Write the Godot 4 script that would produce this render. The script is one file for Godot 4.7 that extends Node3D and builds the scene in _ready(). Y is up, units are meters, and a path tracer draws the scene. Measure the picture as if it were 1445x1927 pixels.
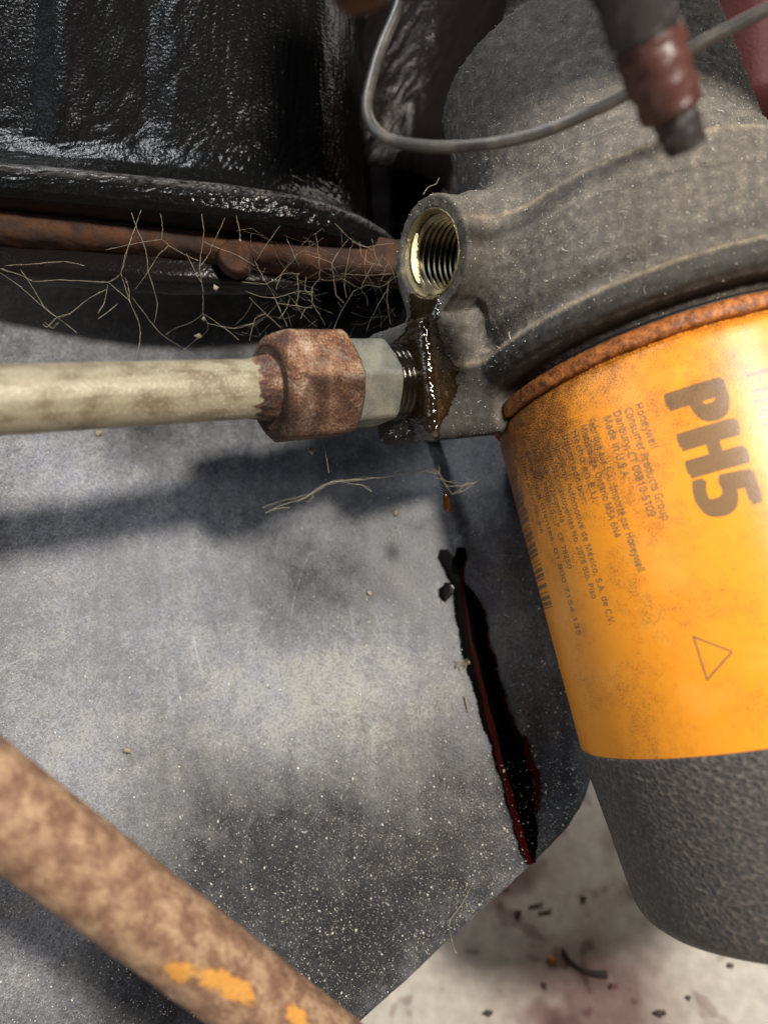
extends Node3D
# Close-up of an oil filter, its cast head, a fuel line and a dusty panel below an engine.
# Shapes are worked out in millimetres in a bench frame (u right, v up, w towards the viewer) and turned into metres in a y-up world by BENCH.

const F := 1455.0
var BENCH := Transform3D()
var org := Vector3.ZERO            # base of the thing being built, bench mm
var rng := RandomNumberGenerator.new()
# oil filter axis
var FC := Vector3(74.85, 31.85, -200.47)
var FA := Vector3(0.2255, -0.957, 0.1827).normalized()
var FN := Vector3.ZERO
var FE := Vector3.ZERO
# fuel line axis
var LA := Vector3(-30.7, 26.0, -164.0)
var LD := Vector3(0.82, 0.13, -0.56).normalized()
var LY := Vector3.ZERO
var LZ := Vector3.ZERO
var PF := Vector3.ZERO             # centre of the open port's face
var n3 := FastNoiseLite.new()
var n3b := FastNoiseLite.new()


# ---------------------------------------------------------------- small helpers
func P(px: float, py: float, d: float) -> Vector3:
	return Vector3((px - 722.5) * d / F, (963.5 - py) * d / F, -d)


func numbered(called: String) -> String:
	if not has_node(NodePath(called)):
		return called
	var i := 1
	while has_node(NodePath("%s_%03d" % [called, i])):
		i += 1
	return "%s_%03d" % [called, i]


func thing(called: String, label: String, category: String, at: Vector3, group := "", kind := "") -> Node3D:
	var o := Node3D.new()
	o.name = numbered(called)
	add_child(o)
	org = at
	o.transform = BENCH * Transform3D(Basis(), at * 0.001)
	tag(o, label, category, group, kind)
	return o


func tag(o: Node, label: String, category := "", group := "", kind := "") -> void:
	o.set_meta("label", label)
	if category: o.set_meta("category", category)
	if group: o.set_meta("group", group)
	if kind: o.set_meta("kind", kind)


class MB:
	var v := PackedVector3Array()
	var n := PackedVector3Array()
	var uv := PackedVector2Array()
	var c := PackedColorArray()
	var i := PackedInt32Array()

	func quad(a: int, b: int, d: int, e: int) -> void:
		i.append_array([a, b, d, a, d, e])

	# normals as the mean of the faces round each vertex (vertices at one place share when weld is set)
	func smooth(weld := true) -> void:
		n.resize(v.size())
		n.fill(Vector3.ZERO)
		for k in range(0, i.size(), 3):
			var a := v[i[k]]
			var f := (v[i[k + 2]] - a).cross(v[i[k + 1]] - a)
			n[i[k]] += f
			n[i[k + 1]] += f
			n[i[k + 2]] += f
		if weld:
			var at := {}
			for k in v.size():
				var key := Vector3i((v[k] * 2000.0).round())
				at[key] = at.get(key, Vector3.ZERO) + n[k]
			for k in v.size():
				n[k] = at[Vector3i((v[k] * 2000.0).round())]
		for k in n.size():
			n[k] = n[k].normalized() if n[k].length() > 1e-12 else Vector3.UP


# dust lies on what faces up; undersides stay bare
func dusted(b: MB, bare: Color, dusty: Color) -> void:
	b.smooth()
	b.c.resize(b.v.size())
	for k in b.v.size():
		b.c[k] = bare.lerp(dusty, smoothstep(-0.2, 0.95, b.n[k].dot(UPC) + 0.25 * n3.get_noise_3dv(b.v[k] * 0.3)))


func commit(b: MB, called: String, m: Material, parent: Node, at := Vector3.INF) -> MeshInstance3D:
	var o := MeshInstance3D.new()
	o.mesh = to_mesh(b, m, org if at == Vector3.INF else at)
	o.name = called
	parent.add_child(o, true)
	return o


func to_mesh(b: MB, m: Material, at: Vector3) -> ArrayMesh:
	if b.n.size() != b.v.size():
		b.smooth()
	var pos := PackedVector3Array()
	pos.resize(b.v.size())
	for k in b.v.size():
		pos[k] = (b.v[k] - at) * 0.001
	for k in range(0, b.i.size(), 3):      # front faces run clockwise
		var p := b.i[k]
		var q := b.i[k + 1]
		var r := b.i[k + 2]
		if (b.v[q] - b.v[p]).cross(b.v[r] - b.v[p]).dot(b.n[p] + b.n[q] + b.n[r]) > 0.0:
			b.i[k + 1] = r
			b.i[k + 2] = q
	var a := []
	a.resize(Mesh.ARRAY_MAX)
	a[Mesh.ARRAY_VERTEX] = pos
	a[Mesh.ARRAY_NORMAL] = b.n
	if b.uv.size() == b.v.size(): a[Mesh.ARRAY_TEX_UV] = b.uv
	if b.c.size() == b.v.size(): a[Mesh.ARRAY_COLOR] = b.c
	a[Mesh.ARRAY_INDEX] = b.i
	var me := ArrayMesh.new()
	me.add_surface_from_arrays(Mesh.PRIMITIVE_TRIANGLES, a)
	me.surface_set_material(0, m)
	return me


# a (nu+1) x (nv+1) sheet; f(x, y) gives a point for x, y in 0..1, g(x, y) its uv
func sheet(b: MB, nu: int, nv: int, f: Callable, uvs := Vector2.ONE) -> int:
	var first := b.v.size()
	for y in nv + 1:
		for x in nu + 1:
			b.v.append(f.call(float(x) / nu, float(y) / nv))
			b.uv.append(Vector2(float(x) / nu, float(y) / nv) * uvs)
	for y in nv:
		for x in nu:
			var k := first + y * (nu + 1) + x
			b.quad(k, k + 1, k + nu + 2, k + nu + 1)
	return first


func frame(d: Vector3) -> Array:
	var x := d.cross(Vector3(0.3, 0.2, 1.0)).normalized()
	return [x, d.cross(x).normalized()]


func smooth_path(p: Array, times: int) -> Array:
	var out := []
	for k in p.size() - 1:
		var a: Vector3 = p[maxi(k - 1, 0)]
		var b: Vector3 = p[k]
		var c: Vector3 = p[k + 1]
		var d: Vector3 = p[mini(k + 2, p.size() - 1)]
		for j in times:
			out.append(b.cubic_interpolate(c, a, d, float(j) / times))
	out.append(p[-1])
	return out


# tube along points; rad is a number or a Callable(share along, angle)
func sweep(b: MB, p: Array, rad, seg := 24, caps := true) -> void:
	var first := b.v.size()
	var side: Vector3 = frame(((p[1] as Vector3) - p[0]).normalized())[0]
	var along := 0.0
	for k in p.size():
		var t: Vector3 = ((p[mini(k + 1, p.size() - 1)] as Vector3) - p[maxi(k - 1, 0)]).normalized()
		side = (side - t * side.dot(t)).normalized()
		var up := t.cross(side)
		if k: along += (p[k] as Vector3).distance_to(p[k - 1])
		for j in seg + 1:
			var an := TAU * j / seg
			var r: float = rad.call(float(k) / (p.size() - 1), an) if rad is Callable else rad
			b.v.append(p[k] + (side * cos(an) + up * sin(an)) * r)
			b.uv.append(Vector2(float(j) / seg, along / 100.0))
	for k in p.size() - 1:
		for j in seg:
			var q := first + k * (seg + 1) + j
			b.quad(q, q + 1, q + seg + 2, q + seg + 1)
	if caps:
		for e in [0, p.size() - 1]:
			var c := b.v.size()
			b.v.append(p[e])
			b.uv.append(Vector2(0.5, 0.5))
			for j in seg:
				b.i.append_array([c, first + e * (seg + 1) + j, first + e * (seg + 1) + j + 1])


# profile of (radius, place along the axis) turned round an axis
func lathe(b: MB, prof: Array, at: Vector3, ax: Vector3, x: Vector3, seg := 96, wob = null) -> void:
	var y := ax.cross(x).normalized()
	var first := b.v.size()
	for k in prof.size():
		for j in seg + 1:
			var an := TAU * j / seg
			var r: float = prof[k].x
			var t: float = prof[k].y
			if wob != null:
				var w: Vector2 = wob.call(an, r, t)
				r = w.x
				t = w.y
			b.v.append(at + ax * t + (x * cos(an) + y * sin(an)) * r)
			b.uv.append(Vector2(float(j) / seg, t / 100.0))
	for k in prof.size() - 1:
		for j in seg:
			var q := first + k * (seg + 1) + j
			b.quad(q, q + 1, q + seg + 2, q + seg + 1)


# ---------------------------------------------------------------- textures
func noise_bytes(w: int, h: int, freq: float, oct := 4, sd := 1, type := FastNoiseLite.TYPE_SIMPLEX_SMOOTH, seamless := false, ret := FastNoiseLite.RETURN_DISTANCE, fractal := FastNoiseLite.FRACTAL_FBM) -> PackedByteArray:
	var f := FastNoiseLite.new()
	f.seed = sd
	f.frequency = freq
	f.noise_type = type
	f.fractal_octaves = oct
	f.fractal_type = fractal if oct > 1 else FastNoiseLite.FRACTAL_NONE
	f.cellular_return_type = ret
	var im := f.get_seamless_image(w, h) if seamless else f.get_image(w, h)
	im.convert(Image.FORMAT_L8)
	return im.get_data()


func grey_tex(d: PackedByteArray, w: int, h: int) -> ImageTexture:
	return ImageTexture.create_from_image(Image.create_from_data(w, h, false, Image.FORMAT_L8, d))


# colours through a list of [stop, Color], driven by a byte per pixel
func ramp(stops: Array) -> PackedByteArray:
	var out := PackedByteArray()
	out.resize(768)
	for k in 256:
		var x := k / 255.0
		var c: Color = stops[0][1]
		for s in stops.size() - 1:
			if x >= stops[s][0]:
				c = (stops[s][1] as Color).lerp(stops[s + 1][1], clampf((x - stops[s][0]) / maxf(stops[s + 1][0] - stops[s][0], 1e-4), 0, 1))
		out[k * 3] = int(clampf(c.r, 0, 1) * 255)
		out[k * 3 + 1] = int(clampf(c.g, 0, 1) * 255)
		out[k * 3 + 2] = int(clampf(c.b, 0, 1) * 255)
	return out


# two noises mixed (share of the second), then coloured
func ramp_tex(a: PackedByteArray, b: PackedByteArray, share: float, stops: Array, w: int, h: int) -> ImageTexture:
	var r := ramp(stops)
	var out := PackedByteArray()
	out.resize(w * h * 3)
	var s := int(share * 256)
	for k in w * h:
		var x := (a[k] * (256 - s) + b[k] * s) >> 8
		x *= 3
		var o := k * 3
		out[o] = r[x]
		out[o + 1] = r[x + 1]
		out[o + 2] = r[x + 2]
	return ImageTexture.create_from_image(Image.create_from_data(w, h, false, Image.FORMAT_RGB8, out))


func mat(c: Color, rough: float, metal := 0.0) -> StandardMaterial3D:
	var m := StandardMaterial3D.new()
	m.albedo_color = c
	m.roughness = rough
	m.metallic = metal
	return m


func tri(m: StandardMaterial3D, tile_mm: float) -> StandardMaterial3D:
	m.uv1_triplanar = true
	m.uv1_scale = Vector3.ONE * (1000.0 / tile_mm)
	return m


func relief(m: StandardMaterial3D, t: Texture2D, mm: float) -> void:
	m.heightmap_enabled = true
	m.heightmap_texture = t
	m.heightmap_scale = mm * 0.1


# lettering drawn as flat print: the font's own triangles are filled into a coverage map
func print_text(cov: PackedByteArray, w: int, h: int, text: String, s0: float, s1: float, t0: float, t1: float, hgt: float, per_mm: float, left: float, font: Font, bold := 0.0) -> void:
	var tm := TextMesh.new()
	tm.text = text
	tm.font = font
	tm.font_size = 64
	tm.pixel_size = 0.01
	tm.depth = 0.0
	tm.horizontal_alignment = HORIZONTAL_ALIGNMENT_LEFT
	var a := tm.get_mesh_arrays()
	var v: PackedVector3Array = a[Mesh.ARRAY_VERTEX]
	var ix: PackedInt32Array = a[Mesh.ARRAY_INDEX]
	if v.is_empty():
		return
	var cap := TextMesh.new()
	cap.text = "H"
	cap.font = font
	cap.font_size = 64
	cap.pixel_size = 0.01
	cap.depth = 0.0
	var hb := cap.get_aabb()
	# where the capitals' foot lies, in this text's own heights
	var ref := TextMesh.new()
	ref.text = "H" + text
	ref.font = font
	ref.font_size = 64
	ref.pixel_size = 0.01
	ref.depth = 0.0
	var lo := Vector2(INF, INF)
	var hi := Vector2(-INF, -INF)
	for p in v:
		lo = lo.min(Vector2(p.x, p.y))
		hi = hi.max(Vector2(p.x, p.y))
	var foot := hb.position.y
	var kx := (t1 - t0) / (hi.x - lo.x)
	var ky := hgt / hb.size.y
	for k in range(0, ix.size(), 3):
		var q := []
		for j in 3:
			var p := v[ix[k + j]]
			var t := t0 + (p.x - lo.x) * kx
			var s := s0 + (s1 - s0) * (t - t0) / (t1 - t0) + (p.y - foot) * ky
			q.append(Vector2((s - left) * per_mm, t * per_mm))
		fill_tri(cov, w, h, q[0], q[1], q[2])


func fill_tri(cov: PackedByteArray, w: int, h: int, a: Vector2, b: Vector2, c: Vector2) -> void:
	var area := (b - a).cross(c - a)
	if absf(area) < 1e-6:
		return
	var x0 := maxi(int(floor(minf(a.x, minf(b.x, c.x)))), 0)
	var x1 := mini(int(ceil(maxf(a.x, maxf(b.x, c.x)))), w - 1)
	var y0 := maxi(int(floor(minf(a.y, minf(b.y, c.y)))), 0)
	var y1 := mini(int(ceil(maxf(a.y, maxf(b.y, c.y)))), h - 1)
	for y in range(y0, y1 + 1):
		for x in range(x0, x1 + 1):
			var n := 0
			for s in 4:
				var p := Vector2(x + 0.25 + 0.5 * (s & 1), y + 0.25 + 0.25 * (s & 2))
				var e := (b - a).cross(p - a) / area
				var g := (c - b).cross(p - b) / area
				var d := (a - c).cross(p - c) / area
				if e >= 0 and g >= 0 and d >= 0:
					n += 1
			if n:
				cov[y * w + x] = mini(255, cov[y * w + x] + n * 64)


# ---------------------------------------------------------------- implicit surfaces
func smin(a: float, b: float, k: float) -> float:
	var h := maxf(k - absf(a - b), 0.0) / k
	return minf(a, b) - h * h * k * 0.25


var prof := PackedVector2Array([Vector2(0, -5.4), Vector2(42.0, -5.4), Vector2(44.0, -7.0), Vector2(49.0, -7.0), Vector2(51.2, -7.8), Vector2(52.2, -9.4), Vector2(52.3, -11.2), Vector2(51.4, -12.8), Vector2(48.6, -13.6), Vector2(46.6, -30), Vector2(45.9, -40.4), Vector2(45.4, -41.8), Vector2(41.2, -42.6), Vector2(40.0, -51), Vector2(38.7, -51.6), Vector2(38.4, -60), Vector2(38.2, -92), Vector2(0, -92)])


func poly_sdf(p: Vector2) -> float:
	var d := 1e9
	var s := 1.0
	var n := prof.size()
	var j := n - 1
	for i in n:
		var a := prof[i]
		var b := prof[j]
		var e := b - a
		var w := p - a
		var l := e.length_squared()
		var q := w - e * clampf(w.dot(e) / l, 0.0, 1.0)
		d = minf(d, q.length_squared())
		var c0 := p.y >= a.y
		var c1 := p.y < b.y
		var c2 := e.x * w.y > e.y * w.x
		if (c0 and c1 and c2) or (not c0 and not c1 and not c2):
			s = -s
		j = i
	return s * sqrt(d)


func cyl_sdf(p: Vector3, at: Vector3, ax: Vector3, r: float, t0: float, t1: float) -> float:
	var q := p - at
	var t := q.dot(ax)
	var dr := (q - ax * t).length() - r
	var dt := maxf(t0 - t, t - t1)
	return minf(maxf(dr, dt), 0.0) + Vector2(maxf(dr, 0), maxf(dt, 0)).length()


func box_sdf(p: Vector3, at: Vector3, x: Vector3, y: Vector3, z: Vector3, half: Vector3, rd: float) -> float:
	var q := p - at
	var d := Vector3(absf(q.dot(x)), absf(q.dot(y)), absf(q.dot(z))) - half + Vector3.ONE * rd
	return d.max(Vector3.ZERO).length() + minf(maxf(d.x, maxf(d.y, d.z)), 0.0) - rd


func head_sdf(p: Vector3) -> float:
	var q := p - FC
	var t := q.dot(FA)
	var rv := q - FA * t
	var r := rv.length()
	# a raised pad on the lower wall, from the port round towards the viewer
	var phi := atan2(rv.dot(FE), rv.dot(FN))
	var pad := 1.9 * smoothstep(-0.78, -0.70, phi + 0.006 * (t + 25.0)) * smoothstep(-35.0, -32.5, t - 4.0 * phi) * (1.0 - smoothstep(-20.0, -15.0, t))
	var d := poly_sdf(Vector2(r - pad, t)) - 0.5
	# open port's boss
	var b1 := cyl_sdf(p, PF, LD, 12.9, 0.6, 40.0) - 0.7
	b1 = smin(b1, cyl_sdf(p, PF, LD, 14.0, 12.0, 40.0) - 1.2, 3.0)
	d = smin(d, b1, 7.0)
	# lower boss that takes the adapter, and the web up to the port
	var e := LA + LD * 44.5
	var b2 := box_sdf(p, e + LD * 19.4 - LY * 0.6, LD, LY, LZ, Vector3(22.6, 14.2, 12.0), 2.4)
	var web := box_sdf(p, (e + PF) * 0.5 + LD * 18.0 - LZ * 3.0, LD, LY, LZ, Vector3(15.5, 18.0, 6.5), 3.0)
	d = smin(d, smin(b2, web, 5.0), 5.0)
	d += 0.22 * n3.get_noise_3dv(p) + 0.10 * n3b.get_noise_3dv(p)
	# the port's bore and chamfer
	var u := p - PF
	var ax := u.dot(LD)
	var ar := (u - LD * ax).length()
	var bore := maxf(ar - maxf(9.25, 10.2 - maxf(ax, 0.0) * 1.0), absf(ax - 6.0) - 20.0)
	return maxf(d, -bore)


func nets(b: MB, lo: Vector3, hi: Vector3, h: float, f: Callable) -> void:
	const B := 4
	var bx := int(ceil((hi.x - lo.x) / h / B))
	var by := int(ceil((hi.y - lo.y) / h / B))
	var bz := int(ceil((hi.z - lo.z) / h / B))
	var nx := bx * B + 1
	var ny := by * B + 1
	var nz := bz * B + 1
	var vals := PackedFloat32Array()
	vals.resize(nx * ny * nz)
	vals.fill(1e4)
	var live := []
	for z in bz:
		for y in by:
			for x in bx:
				var c: float = f.call(lo + Vector3(x + 0.5, y + 0.5, z + 0.5) * (h * B))
				if absf(c) > h * B * 1.15 + 1.0:
					continue
				live.append(Vector3i(x, y, z) * B)
				for k in B + 1:
					for j in B + 1:
						for i in B + 1:
							var at := ((z * B + k) * ny + y * B + j) * nx + x * B + i
							if vals[at] > 9e3:
								vals[at] = f.call(lo + Vector3(x * B + i, y * B + j, z * B + k) * h)
	var which := {}
	var off := [0, 1, nx, nx + 1, nx * ny, nx * ny + 1, nx * ny + nx, nx * ny + nx + 1]
	for o in live:
		for k in B:
			for j in B:
				for i in B:
					var c: int = ((o.z + k) * ny + o.y + j) * nx + o.x + i
					var s := 0
					for m in 8:
						if vals[c + off[m]] < 0.0:
							s |= 1 << m
					if s == 0 or s == 255:
						continue
					var sum := Vector3.ZERO
					var n := 0
					for m in 8:
						for ax in 3:
							var m2: int = m | (1 << ax)
							if m2 == m or ((s >> m) & 1) == ((s >> m2) & 1):
								continue
							var va := vals[c + off[m]]
							var w := va / (va - vals[c + off[m2]])
							var pt := Vector3(m & 1, (m >> 1) & 1, (m >> 2) & 1)
							pt[ax] += w
							sum += pt
							n += 1
					which[c] = b.v.size()
					b.v.append(lo + (Vector3(o.x + i, o.y + j, o.z + k) + sum / n) * h)
	var step := [1, nx, nx * ny]
	for c in which.keys():
		for ax in 3:
			if (vals[c] < 0.0) == (vals[c + step[ax]] < 0.0):
				continue
			var p: int = step[(ax + 1) % 3]
			var q: int = step[(ax + 2) % 3]
			if which.has(c - p) and which.has(c - q) and which.has(c - p - q):
				b.quad(which[c], which[c - p], which[c - p - q], which[c - q])
	b.n.resize(b.v.size())
	for k in b.v.size():
		b.n[k] = grad(f, b.v[k])


func grad(f: Callable, p: Vector3, e := 0.35) -> Vector3:
	var g := Vector3.ZERO
	for s in [Vector3(1, -1, -1), Vector3(-1, -1, 1), Vector3(-1, 1, -1), Vector3(1, 1, 1)]:
		g += s * float(f.call(p + s * e))
	return g.normalized()


# first meeting of the ray from the origin through a point with the cast head
func on_head(px: float, py: float) -> Vector3:
	var d := P(px, py, 1.0).normalized()
	var s := 120.0
	for k in 90:
		var v := head_sdf(d * s)
		if v < 0.05:
			break
		s += maxf(v * 0.7, 0.05)
		if s > 330.0:
			break
	return d * s


# ---------------------------------------------------------------- the scene
var M := {}
var UPC := Vector3(-0.15, 0.83, 0.54).normalized()     # straight up, seen from the bench frame
const EYE_HEIGHT := 0.30


func _ready() -> void:
	rng.seed = 11
	FN = (-FC - FA * (-FC).dot(FA)).normalized()
	FE = FN.cross(FA)
	if FE.x < 0: FE = -FE
	LY = (Vector3.UP - LD * LD.y).normalized()
	LZ = LD.cross(LY)
	PF = P(811, 478, 184)
	n3.seed = 5
	n3.frequency = 0.30
	n3.fractal_octaves = 3
	n3b.seed = 9
	n3b.frequency = 1.1
	n3b.fractal_octaves = 2
	var ux := (Vector3.RIGHT - UPC * UPC.x).normalized()
	BENCH = Transform3D(Basis(ux, UPC, ux.cross(UPC)).transposed(), Vector3(0, EYE_HEIGHT, 0))
	camera_and_light()
	materials()
	floor_sheet()
	engine_block()
	rusty_rail()
	panel()
	filter_head()
	oil_filter()
	fuel_line()
	near_things()
	oil()
	cobwebs()
	debris()


func camera_and_light() -> void:
	var cam := Camera3D.new()
	cam.name = "camera"
	add_child(cam)
	cam.transform = BENCH
	var at := CameraAttributesPhysical.new()
	at.frustum_focal_length = 18.1
	at.frustum_focus_distance = 0.188
	at.frustum_near = 0.01
	at.frustum_far = 20.0
	at.exposure_aperture = 18.1 / 3.1
	cam.attributes = at
	cam.fov = rad_to_deg(2.0 * atan(963.5 / F))
	cam.near = 0.01
	cam.far = 20.0
	cam.current = true

	var env := Environment.new()
	env.background_mode = Environment.BG_COLOR
	env.background_color = Color(0.085, 0.08, 0.082)
	env.tonemap_mode = Environment.TONE_MAPPER_LINEAR
	env.tonemap_exposure = 1.0
	env.sdfgi_enabled = true
	env.ssao_enabled = true
	env.ssil_enabled = true
	var we := WorldEnvironment.new()
	we.name = "garage_air"
	we.environment = env
	add_child(we)

	# the hand lamp above the viewer's right shoulder
	var key := OmniLight3D.new()
	key.name = "hand_lamp"
	add_child(key)
	key.position = BENCH * (Vector3(208, 203, 305) * 0.001)
	key.light_color = Color(1.0, 0.965, 0.92)
	key.light_energy = 0.63
	key.light_size = 0.028
	key.omni_range = 6.0
	key.omni_attenuation = 2.0
	key.shadow_enabled = true
	# a window-like ceiling light behind the viewer, a little to the left
	var fill := AreaLight3D.new()
	fill.name = "ceiling_light"
	add_child(fill)
	fill.area_size = Vector2(0.5, 0.4)
	fill.area_normalize_energy = true
	fill.light_color = Color(0.88, 0.93, 1.0)
	fill.light_energy = 0.21
	fill.shadow_enabled = true
	fill.position = BENCH * (Vector3(-640, 270, 330) * 0.001)
	fill.look_at(BENCH * (Vector3(0, 0, -210) * 0.001), Vector3.UP)
	# a second, smaller ceiling light higher up
	var tube := AreaLight3D.new()
	tube.name = "ceiling_tube"
	add_child(tube)
	tube.area_size = Vector2(0.16, 0.09)
	tube.area_normalize_energy = true
	tube.light_color = Color(0.97, 0.98, 1.0)
	tube.light_energy = 0.5
	tube.shadow_enabled = true
	tube.position = BENCH * (Vector3(-300, 800, 170) * 0.001)
	# the lit bay on the far side of the machine, which the floor sees
	var bay := AreaLight3D.new()
	bay.name = "bay_light"
	add_child(bay)
	bay.area_size = Vector2(0.7, 0.5)
	bay.area_normalize_energy = true
	bay.light_color = Color(1.0, 0.97, 0.93)
	bay.light_energy = 0.42
	bay.shadow_enabled = true
	bay.position = BENCH * (Vector3(82, -137, -323) * 0.001) + Vector3(0.25, 0.55, -0.70)
	bay.look_at(BENCH * (Vector3(82, -137, -323) * 0.001), Vector3.UP)
	tube.look_at(BENCH * (Vector3(-60, 90, -205) * 0.001), Vector3.UP)


func materials() -> void:
	var S := 512
	var fine := noise_bytes(S, S, 0.11, 3, 2, FastNoiseLite.TYPE_SIMPLEX_SMOOTH, true)
	var mid := noise_bytes(S, S, 0.022, 4, 3, FastNoiseLite.TYPE_SIMPLEX_SMOOTH, true)
	var low := noise_bytes(S, S, 0.008, 4, 4, FastNoiseLite.TYPE_SIMPLEX_SMOOTH, true)
	var cells := noise_bytes(S, S, 0.055, 1, 6, FastNoiseLite.TYPE_CELLULAR, true, FastNoiseLite.RETURN_DISTANCE2_SUB)
	var lumps := noise_bytes(S, S, 0.05, 4, 8, FastNoiseLite.TYPE_SIMPLEX_SMOOTH, true)
	M.t_fine = grey_tex(fine, S, S)
	M.t_mid = grey_tex(mid, S, S)
	M.t_lumps = grey_tex(lumps, S, S)
	M.t_cells = grey_tex(cells, S, S)

	# dusty cast iron of the filter head
	var m := mat(Color.WHITE, 0.78)
	m.albedo_texture = ramp_tex(mid, fine, 0.50, [[0.0, Color(0.25, 0.245, 0.24)], [0.36, Color(0.39, 0.38, 0.365)], [0.52, Color(0.46, 0.445, 0.425)], [0.66, Color(0.53, 0.51, 0.48)], [0.74, Color(0.66, 0.63, 0.58)], [1.0, Color(0.85, 0.82, 0.75)]], S, S)
	m.vertex_color_use_as_albedo = true
	relief(m, M.t_fine, 0.10)
	M.head = tri(m, 36)

	# oily black engine casting
	m = mat(Color(0.085, 0.075, 0.075), 0.33)
	m.metallic_specular = 0.26
	relief(m, M.t_lumps, 0.13)
	m.roughness_texture = ramp_tex(mid, fine, 0.4, [[0.0, Color(0.55, 0.55, 0.55)], [0.5, Color(0.85, 0.85, 0.85)], [1.0, Color(1, 1, 1)]], S, S)
	m.roughness = 0.28
	M.block = tri(m, 32)
	M.casting = m.duplicate()
	M.casting.albedo_color = Color.WHITE
	M.casting.vertex_color_use_as_albedo = true
	m = m.duplicate()
	m.albedo_color = Color(0.30, 0.29, 0.285)
	m.roughness = 0.6
	M.ledge = m

	# rust
	m = mat(Color.WHITE, 0.85)
	m.albedo_texture = ramp_tex(low, fine, 0.35, [[0.0, Color(0.14, 0.07, 0.05)], [0.38, Color(0.30, 0.16, 0.10)], [0.52, Color(0.46, 0.25, 0.12)], [0.66, Color(0.58, 0.34, 0.15)], [1.0, Color(0.66, 0.43, 0.22)]], S, S)
	relief(m, M.t_mid, 0.4)
	m.albedo_color = Color(0.46, 0.445, 0.33)
	M.rust = tri(m, 40)
	# brown scale on the nut, with orange veins and pale dust
	m = mat(Color.WHITE, 0.72)
	m.albedo_texture = ramp_tex(low, fine, 0.48, [[0.0, Color(0.15, 0.08, 0.07)], [0.36, Color(0.24, 0.135, 0.11)], [0.46, Color(0.335, 0.20, 0.13)], [0.53, Color(0.43, 0.285, 0.195)], [0.565, Color(0.52, 0.34, 0.19)], [0.585, Color(0.80, 0.46, 0.10)], [0.615, Color(0.55, 0.42, 0.32)], [0.67, Color(0.80, 0.74, 0.66)], [1.0, Color(0.93, 0.89, 0.84)]], S, S)
	relief(m, M.t_fine, 0.4)
	m.albedo_color = Color(0.80, 0.78, 0.78)
	m.vertex_color_use_as_albedo = true
	M.nut = tri(m, 34)

	# dull zinc of the adapter
	m = mat(Color.WHITE, 0.55, 0.25)
	m.albedo_texture = ramp_tex(low, fine, 0.3, [[0.0, Color(0.23, 0.24, 0.235)], [0.45, Color(0.36, 0.37, 0.35)], [0.6, Color(0.45, 0.45, 0.41)], [1.0, Color(0.60, 0.58, 0.50)]], S, S)
	relief(m, M.t_fine, 0.12)
	M.zinc = tri(m, 30)

	m = mat(Color(0.13, 0.115, 0.09), 0.13, 0.6)
	relief(m, M.t_fine, 0.04)
	M.wet_thread = tri(m, 20)
	m = mat(Color(0.56, 0.52, 0.43), 0.25, 0.85)
	M.thread = m
	m = mat(Color(0.125, 0.09, 0.045), 0.07)
	m.metallic_specular = 0.7
	relief(m, M.t_lumps, 0.10)
	M.oil = tri(m, 22)
	m = mat(Color(0.02, 0.018, 0.014), 0.16)
	m.metallic_specular = 0.25
	M.black_oil = m
	m = mat(Color(0.185, 0.024, 0.02), 0.3)
	m.metallic_specular = 0.12
	M.red_oil = m
	m = mat(Color(0.56, 0.52, 0.44), 0.9)
	M.web = m
	m = mat(Color(0.90, 0.885, 0.85), 0.7)
	m.vertex_color_use_as_albedo = true
	M.grain = m


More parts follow.
